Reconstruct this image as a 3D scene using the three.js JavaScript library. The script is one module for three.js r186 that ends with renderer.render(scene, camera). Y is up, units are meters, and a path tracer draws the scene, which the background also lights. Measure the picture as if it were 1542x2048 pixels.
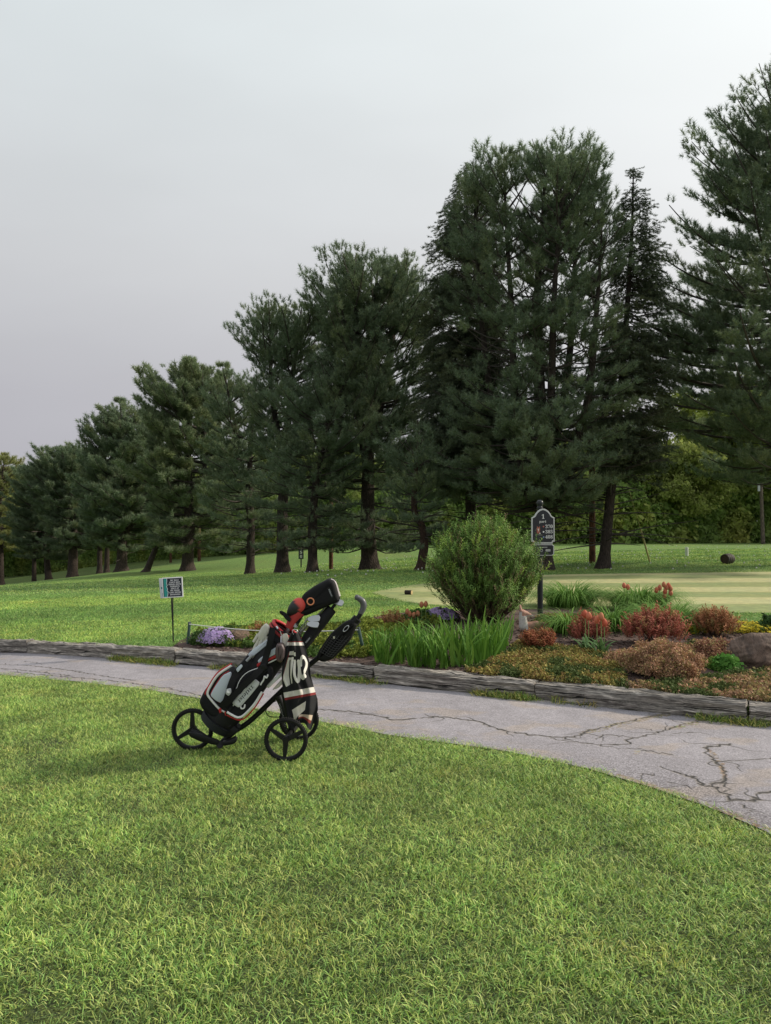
import * as THREE from 'three';
import { mergeGeometries, mergeVertices, toCreasedNormals } from 'three/addons/utils/BufferGeometryUtils.js';
import { RoundedBoxGeometry } from 'three/addons/geometries/RoundedBoxGeometry.js';
import { MarchingCubes } from 'three/addons/objects/MarchingCubes.js';
import { createNoise2D, createNoise3D } from 'simplex-noise';

// ---------- camera, sky, sun, exposure ----------
const W = 1542, HH = 2048, FOV = 69, EYE = 1.62;
const F = (HH / 2) / Math.tan(FOV * Math.PI / 360), HORIZON = 1045;
const PITCH = Math.atan((HORIZON - HH / 2) / F);
const scene = new THREE.Scene();
const camera = new THREE.PerspectiveCamera(FOV, W / HH, 0.05, 1500);
camera.position.set(0, EYE, 0); camera.rotation.set(PITCH, 0, 0);
const renderer = new THREE.WebGLRenderer({ antialias: true });
renderer.toneMapping = THREE.LinearToneMapping;
renderer.toneMappingExposure = 1.0;
renderer.shadowMap.enabled = true;

function rng(seed) { let a = seed >>> 0; return () => { a = (a + 0x6D2B79F5) | 0; let t = Math.imul(a ^ (a >>> 15), 1 | a); t = (t + Math.imul(t ^ (t >>> 7), 61 | t)) ^ t; return ((t ^ (t >>> 14)) >>> 0) / 4294967296; }; }
const n2 = createNoise2D(rng(11)), n3 = createNoise3D(rng(12));
const clamp = (x, a, b) => Math.min(b, Math.max(a, x));
const smooth = (a, b, x) => { const t = clamp((x - a) / (b - a), 0, 1); return t * t * (3 - 2 * t); };
const lerp = (a, b, t) => a + (b - a) * t;
const V = (x, y, z) => new THREE.Vector3(x, y, z);
function fbm(x, y, o = 4) { let s = 0, a = .5, f = 1; for (let i = 0; i < o; i++) { s += a * n2(x * f, y * f); f *= 2.03; a *= .5; } return s; }
function interp(list, x, k = 1) { // list of [x, v, ...], linear
  if (x <= list[0][0]) return list[0][k];
  for (let i = 1; i < list.length; i++) if (x <= list[i][0]) return lerp(list[i - 1][k], list[i][k], (x - list[i - 1][0]) / (list[i][0] - list[i - 1][0]));
  return list[list.length - 1][k];
}

const SUN_AZ = 76 * Math.PI / 180, SUN_EL = 31 * Math.PI / 180;     // hazy evening sun, to the right of the view
const SUN = V(Math.sin(SUN_AZ) * Math.cos(SUN_EL), Math.sin(SUN_EL), -Math.cos(SUN_AZ) * Math.cos(SUN_EL));
{
  const w = 1024, h = 512, data = new Float32Array(w * h * 4);
  for (let j = 0; j < h; j++) for (let i = 0; i < w; i++) {
    const th = ((i + .5) / w - .5) * 2 * Math.PI, el = ((j + .5) / h - .5) * Math.PI;
    const d = V(Math.cos(th) * Math.cos(el), Math.sin(el), Math.sin(th) * Math.cos(el));
    const e = el * 180 / Math.PI;
    const c = [interp([[-90, .14], [-3, .18], [0, .405], [9, .46], [18, .565], [33, .635], [90, .66]], e),
      interp([[-90, .15], [-3, .19], [0, .40], [9, .46], [18, .58], [33, .69], [90, .72]], e),
      interp([[-90, .1], [-3, .16], [0, .445], [9, .50], [18, .605], [33, .715], [90, .76]], e)];
    const ang = Math.acos(clamp(d.dot(SUN), -1, 1)) * 180 / Math.PI;
    const gl = .52 * Math.exp(-((ang / 46) ** 2)) + .13 * Math.exp(-((ang / 80) ** 2));
    const cl = e > 0 ? 1 + .04 * fbm(d.x * 2.2 + 5, d.y * 7 + d.z * 2.2, 4) : 1;
    const k = (j * w + i) * 4, up = smooth(-6, 0, e);
    data[k] = c[0] * cl + gl * up; data[k + 1] = c[1] * cl + gl * .95 * up; data[k + 2] = c[2] * cl + gl * .88 * up; data[k + 3] = 1;
  }
  const t = new THREE.DataTexture(data, w, h, THREE.RGBAFormat, THREE.FloatType);
  t.mapping = THREE.EquirectangularReflectionMapping; t.magFilter = THREE.LinearFilter; t.minFilter = THREE.LinearFilter; t.needsUpdate = true;
  scene.background = t; scene.environment = t;
}
const sun = new THREE.DirectionalLight(new THREE.Color().setRGB(1, .90, .74), 4.0);
sun.position.copy(SUN).multiplyScalar(150); sun.target.position.set(0, 0, -25); sun.position.add(sun.target.position);
sun.castShadow = true; sun.shadow.radius = 7; sun.shadow.mapSize.set(4096, 4096);
Object.assign(sun.shadow.camera, { left: -90, right: 90, top: 90, bottom: -90, near: 1, far: 400 });
scene.add(sun, sun.target);

// ---------- helpers ----------
const used = {};
function numbered(n) { used[n] = (used[n] ?? -1) + 1; return used[n] ? n + '_' + String(used[n]).padStart(3, '0') : n; }
function tag(o, label, category, group, kind) { o.userData.label = label; if (category) o.userData.category = category; if (group) o.userData.group = group; if (kind) o.userData.kind = kind; return o; }
function thing(name, label, category, pos, group) { const o = new THREE.Group(); o.name = numbered(name); if (pos) o.position.copy(pos); scene.add(o); return tag(o, label, category, group); }
function part(name, geo, mat, parent) { const m = new THREE.Mesh(geo, mat); m.name = name; parent.add(m); return m; }
function structure(name, geo, mat) { const m = new THREE.Mesh(geo, mat); m.name = numbered(name); m.userData.kind = 'structure'; scene.add(m); return m; }
const rgb = (r, g, b) => new THREE.Color().setRGB(r, g, b);
function M(c, rough = .8, o = {}) { return new THREE.MeshPhysicalMaterial({ color: Array.isArray(c) ? rgb(...c) : c, roughness: rough, specularIntensity: Array.isArray(c) && Math.max(...c) < .06 ? .5 : 1, ...o }); }
function leafMat(c, tr = .35, o = {}) { return new THREE.MeshPhysicalMaterial({ color: rgb(...c), specularIntensity: .2, roughness: .85, transmission: tr, thickness: 0, side: THREE.DoubleSide, ...o }); }
function inst(name, geo, mat, mats, cols, parent, label, category) {
  const m = new THREE.InstancedMesh(geo, mat, mats.length);
  mats.forEach((q, i) => m.setMatrixAt(i, q));
  if (cols) cols.forEach((q, i) => m.setColorAt(i, q));
  m.name = parent === scene ? numbered(name) : name; m.userData.kind = 'stuff'; if (label) tag(m, label, category);
  parent.add(m); return m;
}
const UP = V(0, 1, 0);
function mtx(p, dir, roll, s) { // +Y of the geometry goes along dir
  const q = new THREE.Quaternion().setFromUnitVectors(UP, dir).multiply(new THREE.Quaternion().setFromAxisAngle(UP, roll));
  return new THREE.Matrix4().compose(p, q, typeof s === 'number' ? V(s, s, s) : s);
}
function colored(geo, fn) { // vertex colours from a function of position
  const p = geo.attributes.position, c = new Float32Array(p.count * 3);
  for (let i = 0; i < p.count; i++) { const q = fn(p.getX(i), p.getY(i), p.getZ(i), i); c.set(q, i * 3); }
  geo.setAttribute('color', new THREE.BufferAttribute(c, 3)); return geo;
}
function canvasTex(w, h, draw, srgb = true) {
  const c = document.createElement('canvas'); c.width = w; c.height = h; draw(c.getContext('2d'), w, h);
  const t = new THREE.CanvasTexture(c); if (srgb) t.colorSpace = THREE.SRGBColorSpace; t.wrapS = t.wrapT = THREE.RepeatWrapping; t.anisotropy = 8; return t;
}
function dataTex(w, h, fn, srgb = true) {
  const d = new Uint8Array(w * h * 4);
  for (let j = 0; j < h; j++) for (let i = 0; i < w; i++) { const q = fn(i / w, j / h, i, j), k = (j * w + i) * 4; d[k] = clamp(q[0], 0, 1) * 255; d[k + 1] = clamp(q[1], 0, 1) * 255; d[k + 2] = clamp(q[2], 0, 1) * 255; d[k + 3] = 255; }
  const t = new THREE.DataTexture(d, w, h); t.magFilter = THREE.LinearFilter; t.minFilter = THREE.LinearMipmapLinearFilter; t.generateMipmaps = true; t.wrapS = t.wrapT = THREE.RepeatWrapping; if (srgb) t.colorSpace = THREE.SRGBColorSpace; t.needsUpdate = true; return t;
}
function tnoise(u, v, f, o = 3) { // tiling noise
  let s = 0, a = .5; for (let k = 0; k < o; k++) { const A = u * 2 * Math.PI, B = v * 2 * Math.PI, r = f / 6.283; s += a * n3(Math.cos(A) * r + 7 * k, Math.sin(A) * r + Math.cos(B) * r * 1.001, Math.sin(B) * r + 3 * k); a *= .5; f *= 2; } return s;
}
function tube(pts, r, sides = 8, seg = 0, closed = false) { // r: number or function of t
  const c = pts.length > 2 ? new THREE.CatmullRomCurve3(pts, closed, 'catmullrom', .5) : new THREE.LineCurve3(pts[0], pts[1]);
  const n = seg || (pts.length > 2 ? pts.length * 5 : 1);
  const g = new THREE.TubeGeometry(c, n, 1, sides, closed), P = g.attributes.position, N = g.attributes.normal;
  for (let i = 0; i <= n; i++) { const q = c.getPointAt(i / n), rr = typeof r === 'function' ? r(i / n) : r;
    for (let j = 0; j <= sides; j++) { const k = i * (sides + 1) + j; P.setXYZ(k, q.x + N.getX(k) * rr, q.y + N.getY(k) * rr, q.z + N.getZ(k) * rr); } }
  return g;
}
function cap(g) { return g; }
function rod(a, b, r, sides = 10, r2) { // closed cylinder between two points
  const d = b.clone().sub(a), L = d.length(); const g = new THREE.CylinderGeometry(r2 ?? r, r, L, sides);
  g.applyMatrix4(mtx(a.clone().add(b).multiplyScalar(.5), d.normalize(), 0, 1)); return g;
}
const strip = g => { const o = g.index ? g.toNonIndexed() : g; for (const k of Object.keys(o.attributes)) if (!['position', 'normal', 'uv', 'color'].includes(k)) o.deleteAttribute(k); return o; };
const merge = a => mergeGeometries(a.map(strip), false);

// pixel of the photograph + distance along -z -> a point of the place
const cosP = Math.cos(PITCH), sinP = Math.sin(PITCH);
function ray(px, py) { const u = (px - W / 2) / F, v = -(py - HH / 2) / F; return V(u, v * cosP + sinP, -cosP + v * sinP); }
function at(px, py, d) { const r = ray(px, py); r.multiplyScalar(d / -r.z); r.y += EYE; return r; }

// ---------- the lie of the land ----------
const nearH = x => { const q = Math.min(0, x + .5); return q > -5 ? -.007 * q * q : -.007 * 25 - .07 * (-5 - q) * 1.0; };
function nearPoint(px, py) { let d = 5, p; for (let i = 0; i < 40; i++) { p = at(px, py, d); const r = ray(px, py); d = (nearH(p.x) - EYE) / r.y * -r.z; } return at(px, py, d); }
const edgeNear = [[-40, 1344], [0, 1348], [160, 1362], [300, 1378], [420, 1398], [540, 1420], [640, 1440], [770, 1465], [1000, 1497], [1170, 1532], [1300, 1570], [1420, 1612], [1542, 1665]].map(q => nearPoint(...q)).map(p => [p.x, p.z]);
const edgeFar = [[-40, 1300], [0, 1303], [180, 1312], [380, 1330], [640, 1352], [860, 1377], [1075, 1398], [1300, 1424], [1542, 1450]].map(q => nearPoint(...q)).map(p => [p.x, p.z]);
{ const a = edgeFar[0]; edgeFar.unshift([a[0] - 60, a[1] - 12], [a[0] - 8, a[1] - 2.2]); const b = edgeFar[edgeFar.length - 1]; edgeFar.push([b[0] + 4, b[1] + 1.6], [b[0] + 12, b[1] + 2.5], [b[0] + 60, b[1] + 3]);
  const c = edgeNear[0]; edgeNear.unshift([c[0] - 60, c[1] - 11], [c[0] - 8, c[1] - 2.5]); const e = edgeNear[edgeNear.length - 1]; edgeNear.push([e[0] + .12, e[1] + .6], [e[0] + .22, e[1] + 2], [e[0] + .3, 4], [e[0] + .5, 30], [e[0] + 60, 31]); }
const zT = x => interp(edgeFar, x), zN = x => interp(edgeNear, x);
const ctrl = [];
for (const x of [-14, -9, -5.5, -3.5, -1.8, -.5, .8, 2, 3.2, 5, 9, 16]) ctrl.push([x, zT(x) - .25, nearH(x) + .13]);
const far = [[-100, 1236, 12.5], [200, 1231, 12.5], [500, 1226, 12.5], [800, 1226, 12.3], [1100, 1226, 12.2], [1542, 1228, 12.2], [-100, 1188, 19], [250, 1180, 19], [600, 1174, 19], [900, 1171, 19], [1300, 1170, 19.3], [1700, 1170, 19.3],
  [560, 1165, 23], [900, 1160, 22], [1300, 1150, 23], [1600, 1150, 23], [1085, 1140, 27], [945, 1140, 29.5], [835, 1141, 28], [740, 1141, 33], [625, 1146, 32], [565, 1146, 34.5], [500, 1150, 37], [375, 1142, 50], [293, 1143, 51], [243, 1143, 60], [205, 1146, 63], [145, 1158, 70], [100, 1164, 74], [68, 1167, 78], [0, 1173, 82], [-120, 1178, 84],
  [1205, 1138, 27.4], [1185, 1125, 30], [1456, 1128, 29], [1374, 1112, 37], [1525, 1088, 60], [1300, 1090, 56], [1000, 1092, 58], [800, 1094, 60], [640, 1098, 62], [560, 1107, 60], [480, 1115, 66], [380, 1120, 74], [250, 1130, 86], [150, 1138, 96], [60, 1152, 100], [1800, 1088, 60], [-200, 1160, 120], [200, 1130, 130], [700, 1095, 130], [1400, 1085, 130]];
for (const [px, py, d] of far) { const p = at(px, py, d); ctrl.push([p.x, p.z, p.y]); }
const tps = (() => {
  const n = ctrl.length, N = n + 3, A = [], U = r => r < 1e-9 ? 0 : r * r * Math.log(r);
  for (let i = 0; i < n; i++) { const row = new Float64Array(N + 1); for (let j = 0; j < n; j++) row[j] = U(Math.hypot(ctrl[i][0] - ctrl[j][0], ctrl[i][1] - ctrl[j][1])) + (i === j ? .8 : 0); row[n] = 1; row[n + 1] = ctrl[i][0]; row[n + 2] = ctrl[i][1]; row[N] = ctrl[i][2]; A.push(row); }
  for (let k = 0; k < 3; k++) { const row = new Float64Array(N + 1); for (let j = 0; j < n; j++) row[j] = k ? ctrl[j][k - 1] : 1; A.push(row); }
  for (let c = 0; c < N; c++) { let b = c; for (let r = c + 1; r < N; r++) if (Math.abs(A[r][c]) > Math.abs(A[b][c])) b = r; [A[c], A[b]] = [A[b], A[c]];
    for (let r = 0; r < N; r++) if (r !== c) { const f = A[r][c] / A[c][c]; if (f) for (let k = c; k <= N; k++) A[r][k] -= f * A[c][k]; } }
  const w = A.map((r, i) => r[N] / r[i]);
  return (x, z) => { let s = w[n] + w[n + 1] * x + w[n + 2] * z; for (let j = 0; j < n; j++) s += w[j] * U(Math.hypot(x - ctrl[j][0], z - ctrl[j][1])); return s; };
})();
function farH(x, z) { // the spline where the photograph shows the land, level beyond it
  const r = Math.hypot(x, z), k = r > 115 ? 115 / r : 1, a = clamp(x * k, -75, 60), b = Math.min(z * k, zT(a) - .1);
  return tps(a, b);
}
function H(x, z) {
  const s = zT(x) - z;
  if (s < .03) return nearH(x) + (z > zN(x) + .25 ? .012 * n2(x * .9, z * .9) * smooth(.25, .8, z - zN(x)) : 0);
  const f = farH(x, z); return s < .09 ? lerp(nearH(x), f, (s - .03) / .06) : f;
}
const onGround = (px, d) => { const p = at(px, 1200, d); p.y = H(p.x, p.z); return p; };
function groundAt(px, py) { // where a sight line meets the ground
  let a = 2, b; for (let d = 2.2; d < 160; d *= 1.02) { const p = at(px, py, d); if (p.y < H(p.x, p.z)) { b = d; break; } a = d; }
  if (!b) return at(px, py, 100);
  for (let i = 0; i < 24; i++) { const m = (a + b) / 2, p = at(px, py, m); if (p.y < H(p.x, p.z)) b = m; else a = m; }
  const p = at(px, py, (a + b) / 2); p.y = H(p.x, p.z); return p;
}
const inPoly = (poly, x, z) => { let c = false; for (let i = 0, j = poly.length - 1; i < poly.length; j = i++) { const [a, b] = poly[i], [e, f] = poly[j]; if ((b > z) !== (f > z) && x < (e - a) * (z - b) / (f - b) + a) c = !c; } return c; };

// ---------- ground, path, green, flower bed ----------
const texGrass = dataTex(512, 512, (u, v) => { const a = tnoise(u, v, 60, 3), b = tnoise(u + .3, v + .7, 220, 2), c = tnoise(u, v, 9, 2); const k = .80 + .30 * a + .42 * b + .12 * c; return [.46 * k + .04 * a, .56 * k, .28 * k]; });
texGrass.anisotropy = 8;
const bumpGrass = dataTex(512, 512, (u, v) => { const b = .5 + .5 * tnoise(u + .3, v + .7, 220, 2) + .25 * tnoise(u, v, 60, 2); return [b, b, b]; }, false);
function spread(a, b, near, n, pw) { const o = []; for (let i = 0; i <= n; i++) { const t = i / n * 2 - 1; o.push(t < 0 ? near + (near - a) * -Math.pow(-t, pw) : near + (b - near) * Math.pow(t, pw)); } return o; }
{
  const xs = spread(-420, 420, 0, 150, 2.6), ss = [];
  for (const s of spread(-60, 430, 0, 170, 2.9)) ss.push(s);
  ss.push(-.02, .03, .09, .14, .25); ss.sort((a, b) => a - b);
  const pos = [], uv = [], idx = [], col = [];
  for (const s of ss) for (const x of xs) { const z = zT(x) - s, y = s <= .03 ? H(x, zT(x) - Math.min(s, .029)) - (s > -3 ? .006 : 0) : H(x, z); pos.push(x, y, z); uv.push(x / 2.2, z / 2.2);
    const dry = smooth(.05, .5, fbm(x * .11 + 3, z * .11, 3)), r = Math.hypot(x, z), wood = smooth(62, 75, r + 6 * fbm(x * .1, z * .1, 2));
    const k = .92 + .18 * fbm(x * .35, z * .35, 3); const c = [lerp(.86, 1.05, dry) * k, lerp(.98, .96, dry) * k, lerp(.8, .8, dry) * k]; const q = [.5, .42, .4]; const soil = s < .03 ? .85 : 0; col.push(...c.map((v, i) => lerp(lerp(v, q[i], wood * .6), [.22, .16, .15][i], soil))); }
  const nx = xs.length; for (let j = 0; j < ss.length - 1; j++) for (let i = 0; i < nx - 1; i++) { const a = j * nx + i; idx.push(a, a + 1, a + nx, a + 1, a + nx + 1, a + nx); }
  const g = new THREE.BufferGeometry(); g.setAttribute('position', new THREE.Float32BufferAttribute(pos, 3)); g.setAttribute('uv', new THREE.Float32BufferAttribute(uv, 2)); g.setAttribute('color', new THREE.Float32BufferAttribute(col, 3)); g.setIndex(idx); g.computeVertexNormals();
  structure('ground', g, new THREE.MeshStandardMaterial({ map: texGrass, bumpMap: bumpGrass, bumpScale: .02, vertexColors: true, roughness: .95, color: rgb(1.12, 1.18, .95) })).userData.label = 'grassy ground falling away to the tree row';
}
function sheet(x0, x1, nx, za, zb, nz, dy, uvf) { // ground-hugging sheet between two edges z = za(x) and zb(x)
  const pos = [], uv = [], idx = [];
  for (let i = 0; i <= nx; i++) for (let j = 0; j <= nz; j++) { const x = lerp(x0, x1, i / nx), z = lerp(za(x), zb(x), j / nz); pos.push(x, dy(x, z), z); uv.push(...uvf(x, z)); if (i < nx && j < nz) { const a = i * (nz + 1) + j; idx.push(a, a + nz + 1, a + 1, a + 1, a + nz + 1, a + nz + 2); } }
  const g = new THREE.BufferGeometry(); g.setAttribute('position', new THREE.Float32BufferAttribute(pos, 3)); g.setAttribute('uv', new THREE.Float32BufferAttribute(uv, 2)); g.setIndex(idx); g.computeVertexNormals();
  if (g.attributes.normal.getY(3) < 0) { const a = g.index.array; for (let i = 0; i < a.length; i += 3) { const t = a[i]; a[i] = a[i + 1]; a[i + 1] = t; } g.computeVertexNormals(); }
  return g;
}
// asphalt path: worn grey asphalt with cracks where the photograph has them (uv in metres)
{
  const X0 = -7, X1 = 5, Z0 = -11.5, Z1 = -2.5, TW = 2048, TH = 1536;
  const tx = p => [(p.x - X0) / (X1 - X0) * TW, (p.z - Z0) / (Z1 - Z0) * TH];
  const cracks = [
    [[0, 1330], [60, 1332], [130, 1340], [200, 1352], [270, 1362]], [[20, 1345], [150, 1356], [230, 1363], [300, 1372], [370, 1385], [410, 1394]], [[0, 1338], [80, 1345], [140, 1352]], [[50, 1324], [75, 1326]],
    [[636, 1420], [700, 1424], [740, 1430], [790, 1441], [830, 1438], [880, 1434], [950, 1442], [1000, 1461], [1060, 1470], [1120, 1476], [1150, 1474], [1172, 1464], [1240, 1448], [1300, 1434], [1330, 1430]],
    [[1130, 1476], [1150, 1485], [1200, 1492], [1260, 1488], [1255, 1480], [1300, 1472], [1345, 1455], [1390, 1445], [1412, 1430]], [[1150, 1485], [1100, 1478]], [[1260, 1476], [1210, 1470], [1190, 1480]], [[1345, 1468], [1390, 1465]], [[1270, 1456], [1310, 1462]], [[1300, 1430], [1385, 1432]],
    [[1275, 1498], [1310, 1506], [1345, 1510]], [[1200, 1493], [1250, 1499], [1300, 1503]],
    [[1320, 1535], [1345, 1545], [1390, 1558], [1408, 1572], [1420, 1574], [1445, 1563], [1446, 1545], [1438, 1532], [1418, 1512], [1408, 1498], [1415, 1494], [1458, 1489]], [[1420, 1574], [1440, 1580], [1450, 1590], [1460, 1600], [1500, 1603], [1522, 1598], [1515, 1588], [1542, 1583]], [[1445, 1563], [1449, 1585]], [[1440, 1524], [1500, 1520], [1542, 1518]],
    [[1335, 1565], [1365, 1572], [1380, 1578]], [[1280, 1548], [1300, 1552], [1312, 1548]], [[1480, 1610], [1500, 1622], [1530, 1628]], [[1410, 1575], [1395, 1570]]];
  const R = rng(5);
  const height = canvasTex(TW, TH, (g, w, h) => {
    g.fillStyle = '#c0c0c0'; g.fillRect(0, 0, w, h); drawCracks(g, '#101010', 1);
  }, false);
  function drawCracks(g, style, k) {
    g.strokeStyle = style; g.lineJoin = g.lineCap = 'round';
    cracks.forEach((c, ci) => {
      const Q = rng(900 + ci), pts = c.map(q => tx(nearPoint(...q))), wd = (ci === 4 || ci === 13 || ci === 14 ? 2.4 : ci < 6 ? 1.8 : 1.25) * k; let prev = pts[0];
      const step = (p, w) => { g.lineWidth = w; g.beginPath(); g.moveTo(...prev); g.lineTo(...p); g.stroke(); prev = p; };
      for (let i = 1; i < pts.length; i++) { const o = pts[i - 1], p = pts[i], n = Math.ceil(Math.hypot(p[0] - o[0], p[1] - o[1]) / 5);
        for (let j = 1; j <= n; j++) { const q = [lerp(o[0], p[0], j / n) + (Q() - .5) * 5 + 7 * fbm(ci * 7 + j * .35, i * 3, 2), lerp(o[1], p[1], j / n) + (Q() - .5) * 4 + 5 * fbm(ci * 5 + 50 + j * .35, i * 3, 2)]; step(q, wd * (.35 + 1.1 * Q()));
          if (Q() < .07) { const keep = prev; let an = Q() * 6.28; const m = 4 + Math.floor(Q() * 9); for (let t = 0; t < m; t++) { an += (Q() - .5) * 1.3; step([prev[0] + Math.cos(an) * 6, prev[1] + Math.sin(an) * 4], wd * .45 * (1 - t / m) + .3); } prev = keep; } } }
    });
  }
  const map = canvasTex(TW, TH, (g, w, h) => {
    const im = g.createImageData(w, h), d = im.data;
    for (let j = 0; j < h; j++) for (let i = 0; i < w; i++) {
      const x = X0 + i / w * (X1 - X0), z = Z0 + j / h * (Z1 - Z0), k = (j * w + i) * 4;
      const big = fbm(x * .8, z * .8, 4), mid = fbm(x * 5, z * 5 + 9, 3), gr = R();
      const rough = smooth(.2, 1.2, x - .5 + (z - zN(x)) * .9 + mid * .5) * smooth(-2.2, -.2, z - zN(x) + .2 * big);
      let v = .535 + .05 * big + .035 * mid + (gr - .5) * lerp(.15, .30, rough) + (R() > .985 ? .16 : 0) - (R() > .97 ? .14 : 0); v -= .07 * rough;
      const sandy = smooth(.16, .4, fbm(x * .9 + 30, z * 1.6, 4)) * .6 + smooth(.35, 0, z - zN(x) > 0 ? 0 : zN(x) - z) * smooth(-.1, .4, fbm(x * 3, z * 3 + 4, 3)) * .6;
      d[k] = 255 * clamp(v * (1.005 + .06 * sandy) + .010, 0, 1); d[k + 1] = 255 * clamp(v * (.99 + .01 * sandy), 0, 1); d[k + 2] = 255 * clamp(v * (1.025 - .08 * sandy), 0, 1); d[k + 3] = 255;
    }
    g.putImageData(im, 0, 0);
    g.globalAlpha = .3; drawCracks(g, '#6b655e', 2.6); g.globalAlpha = .9; drawCracks(g, '#34312e', .9); g.globalAlpha = 1;
    const litter = (pts, col, wd) => { const p = pts.map(q => tx(nearPoint(...q))); const len = p.reduce((a, b, i) => i ? a + Math.hypot(b[0] - p[i - 1][0], b[1] - p[i - 1][1]) : 0, 0); for (let s = 0; s < len * wd * .22; s++) { const t = R() * (p.length - 1), i = Math.floor(t), a = p[i], b = p[i + 1]; g.fillStyle = col[Math.floor(R() * col.length)]; g.globalAlpha = .5 + .5 * R(); const r = (R() + R() - 1) * wd, q = (R() + R() - 1) * wd; g.fillRect(lerp(a[0], b[0], t - i) + r, lerp(a[1], b[1], t - i) + q, 1 + R() * 3, 1 + R() * 2); } g.globalAlpha = 1; };
    litter([[1172, 1466], [1240, 1449], [1300, 1435], [1330, 1430]], ['#77695c', '#857563', '#5e544a', '#7b7548'], 9);
    litter([[1345, 1457], [1390, 1445], [1412, 1430]], ['#7a6550', '#6f7a3c', '#5e4f40'], 7); litter([[1415, 1500], [1440, 1530], [1447, 1560]], ['#7d6450', '#5e5348', '#8f7d68'], 4);
    litter([[1420, 1614], [1480, 1640], [1542, 1668]], ['#7e604a', '#6e5342', '#94806a', '#5a4a3e'], 8); litter([[1230, 1548], [1300, 1572], [1420, 1610]], ['#7e6550', '#7b6f60', '#93836c'], 6); litter([[1270, 1506], [1275, 1500]], ['#93836c', '#8b8b80'], 4);
  });
  const speck = R2 => 0; void speck;
  const grain = dataTex(512, 512, (u, v) => { const b = .5 + .55 * tnoise(u, v, 240, 2) + .1 * tnoise(u, v, 40, 2); return [b, b, b]; }, false);
  const uvf = (x, z) => [(x - X0) / (X1 - X0), 1 - (z - Z0) / (Z1 - Z0)];
  const dyp = (x, z) => nearH(x) + .004 + .005 * fbm(x * .7, z * .7, 2);
  const mPath = new THREE.MeshStandardMaterial({ map, bumpMap: height, bumpScale: .012, roughness: .92 });
  structure('path', sheet(-7, 4.9, 240, x => Math.min(zN(x) + .05, -2.6), x => zT(x) + .04, 26, dyp, uvf), mPath).userData.label = 'cracked grey asphalt cart path';
  const mPlain = new THREE.MeshStandardMaterial({ color: rgb(.27, .265, .26), bumpMap: grain, bumpScale: .004, roughness: .93 });
  structure('path', sheet(-60, -7, 40, x => zN(x) + .05, x => zT(x) + .04, 6, dyp, (x, z) => [x, z]), mPlain);
  structure('path', sheet(2.2, 30, 40, x => Math.max(zN(x) + .05, -2.6), x => -2.6, 6, dyp, (x, z) => [x, z]), mPlain);
  structure('path', sheet(4.9, 40, 40, x => -2.6, x => zT(x) + .04, 8, dyp, (x, z) => [x, z]), mPlain);
}
// flower bed of bark mulch and putting green
const px2 = a => a.map(([x, y]) => { const p = groundAt(x, y); return [p.x, p.z]; });
const bedBack = px2([[388, 1268], [420, 1258], [470, 1258], [530, 1262], [600, 1262], [690, 1246], [790, 1228], [860, 1224], [950, 1222], [1060, 1220], [1130, 1216], [1230, 1214], [1360, 1232], [1460, 1244], [1542, 1248], [1640, 1250]]);
const bedX0 = bedBack[0][0], bedX1 = bedBack[bedBack.length - 1][0];
const zBed = x => interp(bedBack, x);
const inBed = (x, z) => x > bedX0 && x < bedX1 && z < zT(x) - .1 && z > zBed(x);
{
  const mulch = dataTex(512, 512, (u, v) => { const a = tnoise(u, v, 130, 2), b = tnoise(u + .4, v, 300, 2), k = .27 + .16 * a + .26 * b; return [k * 1.18, k * .93, k * .84]; });
  const mm = new THREE.MeshStandardMaterial({ map: mulch, bumpMap: mulch, bumpScale: .025, roughness: 1 });
  structure('flower_bed', sheet(bedX0, bedX1, 110, x => zT(x) - .1, x => Math.min(zBed(x), zT(x) - .2), 30, (x, z) => H(x, z) + .012 + .012 * fbm(x * 4, z * 4, 3), (x, z) => [x / 1.2, z / 1.2]), mm).userData.label = 'bark mulch flower bed behind the timbers';
}
const greenFront = px2([[742, 1186], [760, 1192], [800, 1203], [860, 1211], [960, 1217], [1100, 1220], [1300, 1224], [1542, 1227], [1760, 1229], [2200, 1231], [2900, 1233]]), greenBack = px2([[742, 1186], [770, 1180], [830, 1170], [900, 1163], [1000, 1155], [1100, 1150], [1300, 1147], [1542, 1144], [1760, 1143], [1900, 1143]]);
const gX0 = greenFront[0][0], gX1 = greenFront[greenFront.length - 1][0];
const inGreen = (x, z) => x > gX0 && x < gX1 && z < interp(greenFront, x) && z > interp(greenBack, x);
{
  const TW = 1024, TH = 512, GX = [-2, 18], GZ = [-26, -12];
  const map = dataTex(TW, TH, (u, v) => {
    const x = lerp(...GX, u), z = lerp(...GZ, v); const ph = (z * .985 + x * .05 + .05 * fbm(x * .8, z * .8, 2)) / 1.48; const s = Math.sin(ph * Math.PI * 2 * .5); const k0 = smooth(-.28, .28, s) * smooth(-.6, 1.5, x);
    const k = .93 + .12 * fbm(x * 3, z * 3, 4) + .1 * fbm(x * 14, z * 14, 2), dry = .5 + fbm(x * .7 + 9, z * .7, 3);
    return [lerp(.515, .68, k0) * k + .035 * dry, lerp(.565, .68, k0) * k + .01 * dry, lerp(.35, .48, k0) * k];
  });
  map.wrapS = map.wrapT = THREE.ClampToEdgeWrapping;
  structure('putting_green', sheet(gX0, gX1, 120, x => interp(greenFront, x), x => interp(greenBack, x), 24, (x, z) => H(x, z) + .012, (x, z) => [(x - GX[0]) / (GX[1] - GX[0]), (z - GZ[0]) / (GZ[1] - GZ[0])]), new THREE.MeshStandardMaterial({ map, bumpMap: bumpGrass, bumpScale: .004, roughness: .9 })).userData.label = 'pale mown tee with light and dark mowing stripes';
}
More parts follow.
